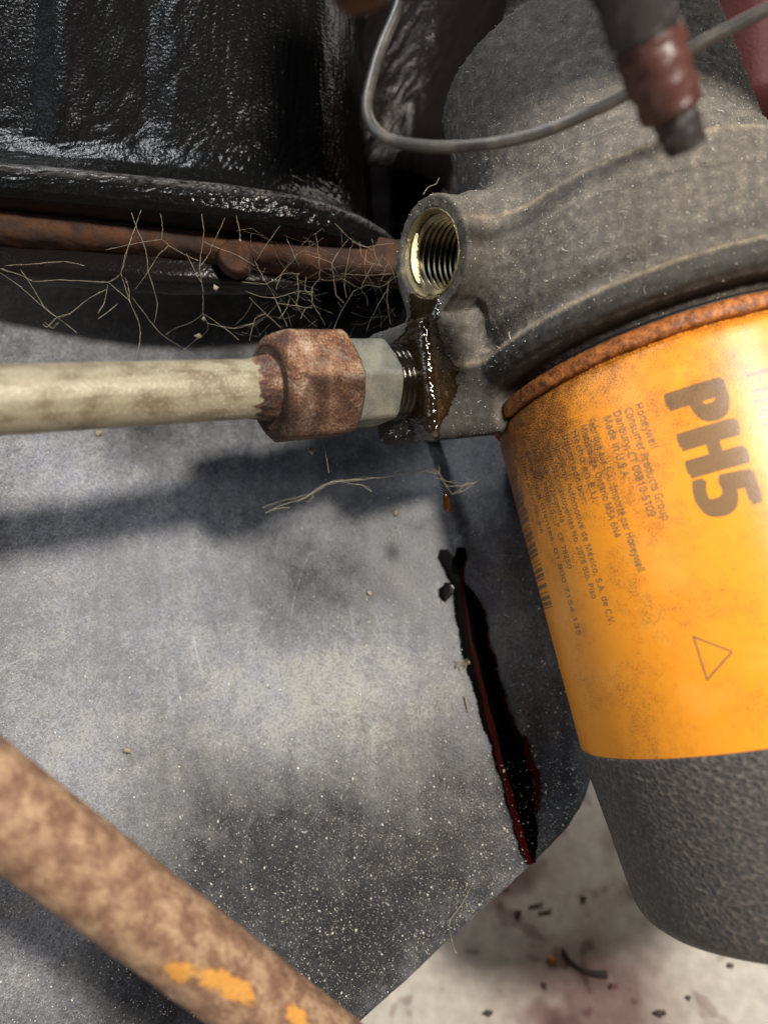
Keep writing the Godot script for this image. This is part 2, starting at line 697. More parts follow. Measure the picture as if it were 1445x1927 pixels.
# ---------------------------------------------------------------- setting
func floor_sheet() -> void:
	var W := 1024
	var a := noise_bytes(W, W, 0.006, 4, 21)
	var b := noise_bytes(W, W, 0.05, 3, 22)
	var c := noise_bytes(W, W, 0.018, 3, 23)
	var patches := []  # soft darker brown blobs, placed by hand in the floor colour
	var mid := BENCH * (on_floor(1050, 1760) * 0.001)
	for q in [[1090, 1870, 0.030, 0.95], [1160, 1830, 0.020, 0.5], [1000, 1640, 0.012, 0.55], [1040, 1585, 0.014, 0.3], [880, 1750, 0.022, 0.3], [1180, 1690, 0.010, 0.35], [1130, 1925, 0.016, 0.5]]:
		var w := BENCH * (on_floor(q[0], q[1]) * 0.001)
		patches.append([(w.x - mid.x) / 0.38 + 0.5, (w.z - mid.z) / 0.38 + 0.5, q[2] / 0.38, q[3]])
	var out := PackedByteArray()
	out.resize(W * W * 3)
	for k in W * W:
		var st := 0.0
		for q in patches:
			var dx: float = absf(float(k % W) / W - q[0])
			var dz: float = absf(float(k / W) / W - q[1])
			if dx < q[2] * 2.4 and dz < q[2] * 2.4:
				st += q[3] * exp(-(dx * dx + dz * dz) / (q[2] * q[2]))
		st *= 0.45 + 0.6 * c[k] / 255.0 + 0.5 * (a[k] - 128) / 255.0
		var brown_mix := clampf(st, 0.0, 1.0) * 0.9 + smoothstep(0.56, 0.80, a[k] / 255.0) * 0.45 + smoothstep(0.68, 0.80, c[k] / 255.0) * 0.35
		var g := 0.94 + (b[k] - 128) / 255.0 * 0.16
		var col := Color(0.80, 0.78, 0.735).lerp(Color(0.42, 0.325, 0.305), brown_mix) * g
		out[k * 3] = int(clampf(col.r, 0, 1) * 255)
		out[k * 3 + 1] = int(clampf(col.g, 0, 1) * 255)
		out[k * 3 + 2] = int(clampf(col.b, 0, 1) * 255)
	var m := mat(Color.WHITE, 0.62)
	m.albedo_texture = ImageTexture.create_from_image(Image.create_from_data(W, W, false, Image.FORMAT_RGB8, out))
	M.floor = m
	var slab := MB.new()
	for y in [0.0, -100.0]:
		for p in [Vector2(-3040, -3040), Vector2(3040, -3040), Vector2(3040, 3040), Vector2(-3040, 3040)]:
			slab.v.append(Vector3(p.x, y, p.y))
			slab.uv.append((p * 0.001 - Vector2(mid.x, mid.z)) / 0.38 + Vector2(0.5, 0.5))
			slab.n.append(Vector3.UP if y == 0.0 else Vector3.DOWN)
	slab.quad(0, 1, 2, 3)
	slab.quad(4, 5, 6, 7)
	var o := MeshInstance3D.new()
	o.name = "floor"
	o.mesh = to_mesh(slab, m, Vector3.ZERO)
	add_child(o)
	tag(o, "pale beige concrete garage floor with brown patches", "floor", "", "structure")


func engine_block() -> void:
	var t := thing("engine_block", "black oily cast engine block with ribs above the rusty rail", "engine block", P(300, 250, 212))
	# plan of the wall: straight, then round a corner and away
	var plan := []
	for p in [Vector2(-180, -203), Vector2(-106, -207), Vector2(-56, -211), Vector2(-38, -213.5), Vector2(-25, -218), Vector2(-15.5, -226), Vector2(-9.5, -238), Vector2(-6, -256), Vector2(-4, -300)]:
		plan.append(Vector3(p.x, 0, p.y))
	plan = smooth_path(plan, 14)
	# section: v from the ledge's foot up, and how far it stands proud of the wall
	var sec := [Vector2(-2, -16), Vector2(-1.5, 8), Vector2(-0.5, 13.4), Vector2(1.2, 14.4), Vector2(4, 14.6), Vector2(7.5, 14.2), Vector2(9.0, 12.6), Vector2(10.5, 9.6), Vector2(13, 6.0), Vector2(17, 3.2), Vector2(23, 1.4), Vector2(32, 0.4), Vector2(60, -1), Vector2(90, -2), Vector2(150, -4)]
	var s2 := []
	for k in sec.size() - 1:
		for j in 8:
			s2.append(sec[k].lerp(sec[k + 1], j / 8.0))
	s2.append(sec[-1])
	var f := func(x: float, y: float) -> Vector3:
		var k := minf(x * (plan.size() - 1), plan.size() - 1.001)
		var q: Vector3 = (plan[int(k)] as Vector3).lerp(plan[int(k) + 1], k - int(k))
		var dir: Vector3 = ((plan[int(k) + 1] as Vector3) - plan[int(k)]).normalized()
		var nrm := Vector3(-dir.z, 0, dir.x)
		var j := minf(y * (s2.size() - 1), s2.size() - 1.001)
		var s: Vector2 = s2[int(j)].lerp(s2[int(j) + 1], j - int(j))
		var v := 80.5 + s.x * 0.9 - 0.062 * (q.x + 106.0)
		var proud := s.y
		# two upright ribs and the groove beside the second
		var up := smoothstep(16.0, 34.0, s.x)
		var lean := q.x - 0.02 * s.x
		proud += up * (1.9 * exp(-pow((lean + 87.0) / 5.5, 2.0)) - 1.2 * exp(-pow((lean + 66.0) / 4.5, 2.0)) + 1.3 * exp(-pow((lean + 20.0) / 5.0, 2.0)))
		var w := Vector3(q.x, v, q.z) + nrm * proud
		w += nrm * (0.30 * n3.get_noise_3dv(w * 0.5) + 0.32 * n3b.get_noise_3dv(w * 0.55))
		return w
	var b := MB.new()
	sheet(b, 260, 112, f)
	b.c.resize(b.v.size())
	for k in b.v.size():
		var lip := smoothstep(0.31, 0.36, b.uv[k].y) * (1.0 - smoothstep(0.46, 0.52, b.uv[k].y))
		lip *= clampf(0.5 + 1.2 * n3b.get_noise_3dv(b.v[k] * 0.9) + 0.8 * n3.get_noise_3dv(b.v[k] * 0.15), 0.0, 1.2)
		b.c[k] = Color(0.0062, 0.0052, 0.0052).lerp(Color(0.085, 0.083, 0.08), lip)
	commit(b, "casting", M.casting, t)
	# the deeper mass of the block, behind the gap and behind the filter head
	b = MB.new()
	var core := [P(-500, 330, 300), P(760, 400, 300), P(1900, 520, 330)]
	sheet(b, 60, 40, func(x: float, y: float) -> Vector3:
		var q := (core[0] as Vector3).lerp(core[2], x)
		q.y = lerpf(-30.0, 230.0, y)
		q.z = -312.0 + 3.0 * n3.get_noise_2d(x * 90, y * 60)
		return q)
	commit(b, "crankcase_wall", M.block, t)
	# black flange added under the rail to throw shade on the panel's top
	b = MB.new()
	var flange_path := smooth_path([P(-260, 472, 208), P(0, 490, 212), P(240, 505, 216), P(430, 518, 221), P(600, 528, 230)], 10)
	sweep(b, flange_path, func(x: float, an: float) -> float:
		var c := absf(cos(an))
		var w := absf(sin(an))
		return (5.4 - 2.0 * smoothstep(0.55, 1.0, x)) / pow(pow(c, 6.0) + pow(w, 6.0), 1.0 / 6.0) + 0.4 * n3.get_noise_2d(x * 120.0, an * 4.0), 32)
	commit(b, "shade_flange", M.block, t)
	# bar added overhead, just out of view, to shade the top of the filter head
	b = MB.new()
	var shade_bar_ends := [Vector3(20, 110, -98), Vector3(420, 110, -98)]
	sweep(b, shade_bar_ends, func(_x: float, an: float) -> float:
		var c := absf(cos(an))
		var w := absf(sin(an))
		return 20.0 / pow(pow(c, 6.0) + pow(w, 6.0), 1.0 / 6.0), 32)
	for k in b.v.size():
		b.v[k] += Vector3(0, 20.5, -18)
	commit(b, "added_shade_bar", M.block, t)
	# a cast lug of the block, lit between the wire and the filter head
	b = MB.new()
	sheet(b, 60, 50, func(x: float, y: float) -> Vector3:
		var a := lerpf(-0.4, 1.5, x)
		var q := P(900, 20, 268) + Vector3(sin(a) * 34.0 - 42.0 + y * 38.0, lerpf(-52.0, 70.0, y) , -34.0 + cos(a) * 30.0)
		return q + Vector3(0.3, 0, 1) * (0.7 * n3.get_noise_3dv(q * 0.8)))
	commit(b, "lug", M.block, t)

	# red painted side of the machine, top right
	var r := thing("red_engine_cover", "dark red painted engine cover behind the top of the filter head", "engine cover", P(1420, 60, 260))
	var m := mat(Color(0.26, 0.06, 0.045), 0.6)
	relief(m, M.t_fine, 0.4)
	tri(m, 40)
	b = MB.new()
	sheet(b, 40, 40, func(x: float, y: float) -> Vector3:
		var q := P(1330, 230, 252).lerp(P(1900, 230, 252), x)
		q.y = lerpf(126.0, 230.0, y)
		var edge := smoothstep(0.0, 0.22, x) * smoothstep(0.0, 0.16, y)
		q.z = -290.0 + 34.0 * edge + 1.2 * n3.get_noise_3dv(q * 0.4)
		return q)
	commit(b, "cover_plate", m, r)


func rusty_rail() -> void:
	var t := thing("rusty_rail", "rust brown steel rail running below the black engine block", "rail", P(300, 450, 212))
	var path := smooth_path([P(-260, 402, 205), P(0, 420, 208), P(240, 437, 212), P(480, 462, 217), P(640, 484, 222), P(800, 506, 231), P(900, 520, 244)], 10)
	var b := MB.new()
	sweep(b, path, func(x: float, a: float) -> float:
		var c := absf(cos(a))
		var s := absf(sin(a))
		var r := 6.7 / pow(pow(c, 5.0) + pow(s, 5.0), 0.2)
		return r * (1.0 - 0.18 * x) + 0.5 * n3.get_noise_2d(x * 130.0, a * 5.0), 32)
	commit(b, "bar", M.rust, t)
	b = MB.new()
	var c := P(443, 481, 209)
	var ax := Vector3(0.15, -0.12, 1.0).normalized()
	lathe(b, [Vector2(0, -0.4), Vector2(2.6, -0.2), Vector2(3.4, 0.5), Vector2(4.0, 0.4), Vector2(4.5, -0.6), Vector2(4.8, -2.0), Vector2(5.2, -5.0)], c, ax, frame(ax)[0], 32, func(an: float, r: float, w: float) -> Vector2: return Vector2(r * (1.0 + 0.05 * sin(an * 3.0 + 1.0)), w + 0.25 * n3.get_noise_2d(an * 6.0, r * 4.0)))
	commit(b, "bolt_head", M.rust, t)


# how deep the panel lies behind a point of its outline plan
func panel_depth(px: float, py: float) -> float:
	var X := (px - 722.5) / F
	var Y := (py - 963.5) / F
	return 1.0 / (0.004261 + 0.000918 * Y - 0.0012 * maxf(0.0, -Y - 0.03) + 0.0032 * pow(maxf(0.0, -0.10 - X), 2.0))


func on_panel(px: float, py: float, proud := 0.0) -> Vector3:
	return P(px, py, panel_depth(px, py) - proud)


func panel_right(py: float) -> float:
	var pts := [Vector2(430, 985), Vector2(900, 1035), Vector2(1340, 1106), Vector2(1420, 1113), Vector2(1455, 1112), Vector2(1490, 1104), Vector2(1520, 1090), Vector2(1560, 1064), Vector2(1625, 1002), Vector2(1745, 870), Vector2(1900, 702), Vector2(2060, 535), Vector2(2300, 280)]
	for k in pts.size() - 1:
		if py <= pts[k + 1].x:
			var x := clampf((py - pts[k].x) / (pts[k + 1].x - pts[k].x), 0, 1)
			return lerpf(pts[k].y, pts[k + 1].y, x) + (1.6 * n3.get_noise_1d(py * 0.3) if py > 1440 else 0.0)
	return 280.0


func panel() -> void:
	var W := 1408
	var H := 1600
	var lo := Vector2(-170, -200)
	var size := Vector2(264, 300)
	var big := noise_bytes(W, H, 0.0042, 5, 31)
	var blot := noise_bytes(W, H, 0.016, 4, 32)
	var fine := noise_bytes(W, H, 0.30, 2, 33)
	for k in W * H:
		fine[k] = (fine[k] + (rng.randi() & 255)) >> 1
	var lint := noise_bytes(W, H, 0.055, 4, 38)
	var fib := noise_bytes(W, H, 0.085, 3, 34, FastNoiseLite.TYPE_SIMPLEX_SMOOTH, false, FastNoiseLite.RETURN_DISTANCE, FastNoiseLite.FRACTAL_RIDGED)
	# where dust lies thick (positive) or was rubbed off (negative): px, py, radius mm, amount, tan share
	var run := noise_bytes(W, H / 8, 0.035, 4, 36)         # streaks down the slope
	var scuff := noise_bytes(W, H, 0.010, 5, 37, FastNoiseLite.TYPE_SIMPLEX_SMOOTH, false, FastNoiseLite.RETURN_DISTANCE, FastNoiseLite.FRACTAL_RIDGED)
	var spots := []
	for s in [[90, 1030, 26, 0.45, 0.0], [330, 1010, 22, 0.25, 0.0], [470, 1270, 26, 0.65, 0.15], [620, 1330, 24, 0.55, 0.5], [800, 1290, 18, 0.4, 0.4], [560, 1130, 17, -0.5, 0.0], [700, 1060, 20, -0.25, 0.2], [120, 1300, 24, 0.30, 0.0], [110, 1460, 18, 0.5, 0.05], [300, 1450, 20, 0.15, 0.4], [500, 1530, 24, -0.40, 0.3], [740, 1500, 22, -0.15, 0.5], [80, 1790, 20, 0.55, 0.05], [300, 1830, 22, -0.45, 0.0], [640, 1800, 26, -0.55, 0.0], [820, 1650, 20, -0.35, 0.0], [950, 1150, 16, 0.25, 0.3], [1000, 1500, 20, -0.45, 0.0], [100, 660, 30, 0.25, 0.0], [60, 840, 16, 0.35, 0.0], [860, 1480, 12, -0.15, 0.0], [936, 1050, 3.0, 0.25, 1.6], [945, 1085, 2.5, 0.2, 1.8], [610, 1300, 9, 0.12, 0.6], [700, 1420, 8, 0.1, 0.6]]:
		var q := on_panel(s[0], s[1])
		spots.append([q.x, q.y, s[2], s[3], s[4]])
	const GX := 88
	const GY := 100
	var field := PackedFloat32Array()
	var tanf := PackedFloat32Array()
	field.resize((GX + 1) * (GY + 1))
	tanf.resize((GX + 1) * (GY + 1))
	for y in GY + 1:
		for x in GX + 1:
			var u := lo.x + size.x * x / GX
			var v := lo.y + size.y * y / GY
			var d := 0.52
			var tn := 0.12
			for s in spots:
				var w := exp(-((u - s[0]) * (u - s[0]) + (v - s[1]) * (v - s[1])) / (s[2] * s[2]))
				d += s[3] * w * 0.85
				tn += s[4] * w
			field[y * (GX + 1) + x] = d
			tanf[y * (GX + 1) + x] = tn
	var out := PackedByteArray()
	out.resize(W * H * 3)
	var rough := PackedByteArray()
	rough.resize(W * H)
	for y in H:
		var gy := float(y) / H * GY
		var y0 := int(gy)
		var fy := gy - y0
		for x in W:
			var k := y * W + x
			var gx := float(x) / W * GX
			var x0 := int(gx)
			var fx := gx - x0
			var g := y0 * (GX + 1) + x0
			var d := lerpf(lerpf(field[g], field[g + 1], fx), lerpf(field[g + GX + 1], field[g + GX + 2], fx), fy)
			d += (big[k] - 128) * 0.0012 + (blot[k] - 128) * 0.0010 + (lint[k] - 128) * 0.0010
			d += (run[(y >> 3) * W + x] - 128) * 0.0008 + maxf(0.0, scuff[k] - 205) * 0.006
			var fuzz := (fib[k] - 150) * 0.0015 + (fine[k] - 128) * 0.0042
			d = clampf(maxf(d, 0.10 + 0.3 * d) * (1.0 + fuzz) + fuzz * 0.25, 0.0, 1.3)
			var t := clampf(tanf[g] * 0.42 + (blot[k] - 128) * 0.002, 0.0, 0.8)
			var r := 0.13 + d * (0.335 + 0.05 * t)
			var gg := 0.131 + d * (0.345 + 0.025 * t)
			var bb := 0.138 + d * (0.362 - 0.05 * t)
			out[k * 3] = clampi(int(r * 255), 0, 255)
			out[k * 3 + 1] = clampi(int(gg * 255), 0, 255)
			out[k * 3 + 2] = clampi(int(bb * 255), 0, 255)
			rough[k] = clampi(int((0.34 + 0.40 * d) * 255), 0, 255)
	for k in 90:
		var at := Vector2(rng.randf() * W, rng.randf() * H)
		var way := Vector2.from_angle(rng.randf_range(-0.7, 0.7) + (PI / 2 if rng.randf() < 0.6 else 0.0))
		var bend := rng.randf_range(-0.006, 0.006)
		var lift := rng.randi_range(14, 46) * (1 if rng.randf() < 0.7 else -1)
		for j in rng.randi_range(20, 170):
			at += way
			way = way.rotated(bend)
			if at.x < 0 or at.y < 0 or at.x >= W or at.y >= H or rng.randf() < 0.15:
				continue
			var o := (int(at.y) * W + int(at.x)) * 3
			for c in 3:
				out[o + c] = clampi(out[o + c] + lift, 20, 230)
	var m := mat(Color.WHITE, 1.0)
	m.albedo_texture = ImageTexture.create_from_image(Image.create_from_data(W, H, false, Image.FORMAT_RGB8, out))
	m.roughness_texture = grey_tex(rough, W, H)
	relief(m, grey_tex(fine, W, H), 0.10)
	M.panel = m
	var t := thing("sheet_metal_panel", "dusty dark grey sheet metal panel below the fuel line", "panel", P(500, 1200, 225))
	var b := MB.new()
	var rows := 150
	var cols := 110
	var top := func(x: float, y: float, back: float) -> Vector3:
		var py := lerpf(500.0, 2300.0, y)
		var px := lerpf(-560.0, panel_right(py), x)
		var q := on_panel(px, py)
		q.z += 0.5 * n3.get_noise_2d(q.x * 0.12, q.y * 0.12) - back
		return q
	for side in 2:
		var first := sheet(b, cols, rows, func(x: float, y: float) -> Vector3: return top.call(x, y, side * 1.6))
		for k in range(first, b.v.size()):
			b.uv[k] = (Vector2(b.v[k].x, b.v[k].y) - lo) / size
	# the cut edge
	var first := b.v.size()
	for k in rows + 1:
		for s in 2:
			var q: Vector3 = top.call(1.0, float(k) / rows, s * 1.6)
			b.v.append(q)
			b.uv.append((Vector2(q.x, q.y) - lo) / size)
	for k in rows:
		b.quad(first + k * 2, first + k * 2 + 1, first + k * 2 + 3, first + k * 2 + 2)
	b.smooth(false)
	commit(b, "sheet", m, t)


# ---------------------------------------------------------------- filter and head
func filter_head() -> void:
	var t := thing("filter_head", "dusty grey cast filter head with an open threaded port", "filter head", FC - FA * 8.0)
	var b := MB.new()
	nets(b, Vector3(-14, 4, -258), Vector3(132, 128, -146), 0.8, head_sdf)
	# dust settles on what faces up, in corners above the lip and on the step; undersides stay black
	b.c.resize(b.v.size())
	for k in b.v.size():
		var q := b.v[k] - FC
		var ht := q.dot(FA)
		var r := (q - FA * ht).length()
		var lie := b.n[k].dot(UPC)
		var dust := clampf(0.50 + 0.55 * lie + 0.25 * n3.get_noise_3dv(b.v[k] * 0.12), 0.0, 1.0)
		var dark := Color(0.13, 0.13, 0.135)
		var pale := Color(0.54, 0.515, 0.475)
		var c := dark.lerp(pale, dust)
		# tan dust packed on the lip's edge and on the step; the lip itself is bare and dark
		var edge := exp(-pow((ht + 12.5) / 0.75, 2.0)) * smoothstep(49.6, 51.0, r) + 0.85 * exp(-pow((ht + 41.3) / 0.7, 2.0)) * smoothstep(44.6, 45.6, r)
		edge *= 0.80 + 0.5 * n3.get_noise_3dv(b.v[k] * 0.5)
		c = c.lerp(Color(0.085, 0.085, 0.09), 0.8 * smoothstep(-12.2, -11.2, ht) * smoothstep(49.0, 51.0, r))
		c = c.lerp(Color(1.15, 0.98, 0.74), clampf(edge, 0, 1))
		# oil-soaked round the port and down the lower boss
		var wet := smoothstep(17.0, 9.0, (b.v[k] - PF).length()) * 0.55
		c = c.lerp(Color(0.22, 0.19, 0.12), wet)
		b.c[k] = c
	M.head_mesh = b
	commit(b, "housing", M.head, t)
	# the port's thread: a row of ridges inside the bore
	b = MB.new()
	var pr := []
	pr.append(Vector2(10.6, -0.4))
	pr.append(Vector2(9.6, 0.5))
	for k in 11:
		pr.append(Vector2(9.3, 1.0 + k * 1.75))
		pr.append(Vector2(9.25, 1.35 + k * 1.75))
		pr.append(Vector2(8.2, 1.80 + k * 1.75))
		pr.append(Vector2(8.15, 2.15 + k * 1.75))
		pr.append(Vector2(9.25, 2.65 + k * 1.75))
	pr.append(Vector2(7.2, 19.8))
	pr.append(Vector2(6.6, 25.0))
	pr.append(Vector2(0.0, 25.2))
	var fr := frame(LD)
	lathe(b, pr.slice(2), PF, LD, fr[0], 96, func(an: float, r: float, w: float) -> Vector2: return Vector2(r, w + (an / TAU) * 1.75 if r > 7.5 else w))
	commit(b, "thread", M.thread, t)
	# bright turned chamfer
	b = MB.new()
	lathe(b, [Vector2(10.4, 0.0), Vector2(10.25, -0.25), Vector2(9.95, -0.2), Vector2(9.6, 0.3), Vector2(9.3, 0.8), Vector2(9.25, 1.8)], PF, LD, fr[0], 96, func(an: float, r: float, w: float) -> Vector2: return Vector2(r + 0.13 * n3.get_noise_2d(cos(an) * 30.0, sin(an) * 30.0), w + 0.1 * n3.get_noise_2d(an * 9.0, r)))
	var m := mat(Color(0.50, 0.46, 0.34), 0.28, 0.7)
	relief(m, M.t_fine, 0.3)
	commit(b, "port_chamfer", tri(m, 20), t)
	# flake of pale sealant left on the first thread
	b = MB.new()
	sheet(b, 40, 6, func(x: float, y: float) -> Vector3:
		var px := lerpf(0.0, 1.0, x)
		var an := lerpf(2.25, 3.85, px)
		var wide := (1.9 + 1.0 * n3.get_noise_1d(x * 40.0)) * pow(sin(PI * clampf(x, 0.02, 0.98)), 0.35)
		var r := 8.0 + 0.35 * (2.0 * y - 1.0) * (2.0 * y - 1.0) + 0.15 * n3.get_noise_2d(x * 40.0, y * 9.0)
		return PF + LD * (0.35 + wide * y) + (LZ * cos(an) + LY * sin(an)) * r)
	commit(b, "sealant_flake", mat(Color(0.90, 0.87, 0.70), 0.35), t)


func oil_filter() -> void:
	var T := thing("oil_filter", "orange spin-on oil filter with black grip end and worn print", "oil filter", FC + FA * 40.0)
	var W := 2048
	var H := 1154
	var span := PI * 46.5                 # the print comes twice round the can
	var per := W / span
	var left := -span * 0.5
	var cov := PackedByteArray()
	cov.resize(W * H)
	var bold := SystemFont.new()
	bold.font_names = PackedStringArray(["Droid Sans"])
	bold.font_weight = 700
	var plain := SystemFont.new()
	plain.font_names = PackedStringArray(["Droid Sans"])
	var covb := PackedByteArray()
	covb.resize(W * H)
	print_text(covb, W, H, "PH5", -1.8, -1.8, 12.1, 37.4, 11.0, per, left, bold)
	for d in [Vector2(0.35, 0), Vector2(-0.35, 0), Vector2(0.2, 0.6), Vector2(-0.2, -0.6), Vector2(0, 1.0), Vector2(0, -0.2)]:
		print_text(covb, W, H, "PH5", -1.8 + d.x, -1.8 + d.x, 12.1 + d.y, 37.4 + d.y, 11.0, per, left, bold)
	print_text(covb, W, H, "Filtro", 13.6, 13.4, 12.1, 28.6, 5.0, per, left, bold)
	for l in [["Honeywell", -8.1, -7.4, 11.6, 21.4], ["Consumer Products Group", -10.3, -9.4, 11.7, 36.1], ["Danbury, CT 06810-5109", -12.7, -11.9, 11.5, 34.6], ["Made in U.S.A.", -15.0, -14.8, 11.7, 25.7],
			["Fabriqué aux É.-U. Importé par Honeywell", -18.7, -17.4, 10.9, 44.7], ["Mississauga, Ontario M5A 6N4", -20.9, -20.3, 11.4, 36.7], ["Hecho en E.U.", -23.4, -23.0, 11.8, 28.1], ["Importado por:", -26.2, -25.9, 11.5, 27.5],
			["Honeywell Automotive de México, S.A. de C.V.", -29.1, -27.8, 11.8, 54.0], ["Avenida Constituyentes No. 2076 5to. Piso", -32.0, -30.7, 11.9, 47.8], ["Col. Carlos Escontría", -34.6, -33.9, 12.0, 29.6], ["San Luis Potosí, S.L.P. CP 78250", -36.9, -35.9, 11.2, 40.0],
			["Servicio a clientes: 01 800 7154 135", -39.9, -39.3, 10.7, 54.9], ["Lunes a viernes 8-6", -43.5, -43.5, 11.0, 30.0]]:
		print_text(cov, W, H, l[0], l[1], l[2], l[3], l[4], 1.62, per, left, bold if l[0].length() < 0 else plain)
		print_text(cov, W, H, l[0], l[1] + 0.15, l[2] + 0.15, l[3], l[4], 1.62, per, left, plain)
	# barcode
	var bar := RandomNumberGenerator.new()
	bar.seed = 77
	var bt := 13.6
	while bt < 47.6:
		var bw := 0.33 * bar.randi_range(1, 3)
		for y in range(int(bt * per), int((bt + bw) * per)):
			for x in range(int((-63.0 - left) * per), int((-48.4 - left) * per)):
				cov[y * W + x] = 235
		bt += bw + 0.33 * bar.randi_range(1, 3)
	# triangle outline
	var tr := [Vector2(-10.2, 59.6), Vector2(-4.1, 63.8), Vector2(-10.1, 68.2)]
	for k in 3:
		var a: Vector2 = tr[k]
		var e: Vector2 = tr[(k + 1) % 3]
		var nn := (e - a).orthogonal().normalized() * 0.17
		var pts := []
		for q in [a - nn, a + nn, e + nn, e - nn]:
			pts.append(Vector2(q.x - left, q.y) * per)
		fill_tri(cov, W, H, pts[0], pts[1], pts[2])
		fill_tri(cov, W, H, pts[0], pts[2], pts[3])
	var big := noise_bytes(W, H, 0.0035, 4, 41)
	var fine := noise_bytes(W, H, 0.20, 2, 42)
	var blot := noise_bytes(W, H, 0.02, 4, 43)
	var out := PackedByteArray()
	out.resize(W * H * 3)
	for y in H:
		var t := y / per
		var near := 1.0 - smoothstep(2.0, 46.0, t)
		var rim := 1.0 - smoothstep(0.5, 4.0, t)
		for x in W:
			var k := y * W + x
			var s := x / per + left
			var side := 1.0 - smoothstep(-45.0, -6.0, s) if s < 30.0 else smoothstep(30.0, 60.0, s)
			var heavy := clampf(0.16 + 0.95 * near * (0.22 + side) + 0.35 * rim + (big[k] - 128) * 0.0026, 0.0, 1.05)
			var g := fine[k] / 255.0 * 0.84 + blot[k] / 255.0 * 0.16
			var speck := smoothstep(0.80 - heavy * 0.45, 0.86 - heavy * 0.30, g)
			var haze := clampf(heavy * 0.55 + (blot[k] - 140) * 0.0012, 0.0, 0.6)
			var r := 0.87 - 0.12 * haze
			var gg := 0.555 - 0.10 * haze
			var bb := 0.14 + 0.07 * haze
			# pale rubbed bloom
			var bloom := clampf((big[W * H - 1 - k] - 150) * 0.0035, 0.0, 0.25)
			r = lerpf(r, 0.90, bloom)
			gg = lerpf(gg, 0.68, bloom)
			bb = lerpf(bb, 0.38, bloom)
			var ink := maxf(cov[k] / 255.0 * 0.86, covb[k] / 255.0 * 0.82) * (0.80 + 0.3 * (fine[k] / 255.0))
			ink = minf(ink, 0.92)
			r = lerpf(r, 0.35, ink)
			gg = lerpf(gg, 0.305, ink)
			bb = lerpf(bb, 0.27, ink)
			r = lerpf(r, 0.20, speck * 0.85)
			gg = lerpf(gg, 0.13, speck * 0.85)
			bb = lerpf(bb, 0.08, speck * 0.85)
			out[k * 3] = clampi(int(r * 255), 0, 255)
			out[k * 3 + 1] = clampi(int(gg * 255), 0, 255)
			out[k * 3 + 2] = clampi(int(bb * 255), 0, 255)
	var m := mat(Color.WHITE, 0.36)
	m.metallic_specular = 0.45
	m.albedo_texture = ImageTexture.create_from_image(Image.create_from_data(W, H, false, Image.FORMAT_RGB8, out))
	M.t_can = m.albedo_texture
	relief(m, grey_tex(fine, W, H), 0.035)
	var b := MB.new()
	var pr := [Vector2(44.9, -1.0), Vector2(44.95, 0.35), Vector2(45.7, 0.75), Vector2(46.25, 1.4), Vector2(46.45, 2.4), Vector2(46.5, 4.0)]
	for k in 10:
		pr.append(Vector2(46.5, 4.0 + (k + 1) * 7.83))
	lathe(b, pr, FC, FA, FN, 160)
	for k in b.v.size():
		# distance round the can, in bench mm, from the middle of the print
		var an: float = b.uv[k].x * TAU
		var side := 1.0 if FA.cross(FN).dot(FE) > 0 else -1.0
		b.uv[k] = Vector2((side * an * 46.5 - left) / span, clampf(b.uv[k].y * 100.0 / (H / per), 0.002, 0.998))
	commit(b, "can", m, T)
	# rolled seam
	m = mat(Color(0.88, 0.86, 0.84), 0.6)
	var S := 512
	m.albedo_texture = ramp_tex(noise_bytes(S, S, 0.02, 4, 51, FastNoiseLite.TYPE_SIMPLEX_SMOOTH, true), noise_bytes(S, S, 0.12, 2, 52, FastNoiseLite.TYPE_SIMPLEX_SMOOTH, true), 0.5, [[0.0, Color(0.16, 0.09, 0.06)], [0.36, Color(0.34, 0.18, 0.10)], [0.5, Color(0.60, 0.345, 0.13)], [0.62, Color(0.76, 0.47, 0.17)], [1.0, Color(0.82, 0.58, 0.34)]], S, S)
	relief(m, M.t_mid, 0.4)
	tri(m, 30)
	b = MB.new()
	var seam := [Vector2(43.0, -4.0), Vector2(45.4, -3.95), Vector2(46.4, -3.6), Vector2(46.95, -2.9), Vector2(47.05, -1.8), Vector2(47.0, -0.75), Vector2(46.7, -0.2), Vector2(46.0, 0.0), Vector2(44.6, 0.0)]
	lathe(b, seam, FC, FA, FN, 200, func(an: float, r: float, w: float) -> Vector2:
		var q := n3.get_noise_2d(an * 60.0, w)
		return Vector2(r + 0.14 * q, w + (0.35 * n3.get_noise_2d(an * 28.0, 7.0) if w > -0.8 else 0.0)))
	commit(b, "rolled_seam", m, T)
	b = MB.new()
	lathe(b, [Vector2(40.0, -5.6), Vector2(43.2, -5.4), Vector2(43.8, -4.6), Vector2(43.2, -3.6), Vector2(40, -3.4)], FC, FA, FN, 96)
	commit(b, "gasket", mat(Color(0.05, 0.05, 0.05), 0.6), T)
	# black textured grip end
	m = mat(Color.WHITE, 0.72)
	var pits := noise_bytes(1024, 1024, 0.050, 1, 61, FastNoiseLite.TYPE_CELLULAR, true, FastNoiseLite.RETURN_DISTANCE)
	var pits2 := noise_bytes(1024, 1024, 0.083, 1, 66, FastNoiseLite.TYPE_CELLULAR, true, FastNoiseLite.RETURN_DISTANCE)
	var warp := noise_bytes(1024, 1024, 0.035, 3, 62, FastNoiseLite.TYPE_SIMPLEX_SMOOTH, true, FastNoiseLite.RETURN_DISTANCE, FastNoiseLite.FRACTAL_RIDGED)
	var bump := PackedByteArray()
	bump.resize(1024 * 1024)
	for k in 1024 * 1024:
		bump[k] = clampi((pits[k] * 3 + pits2[k] * 3 + warp[k] * 2) / 8, 0, 255)
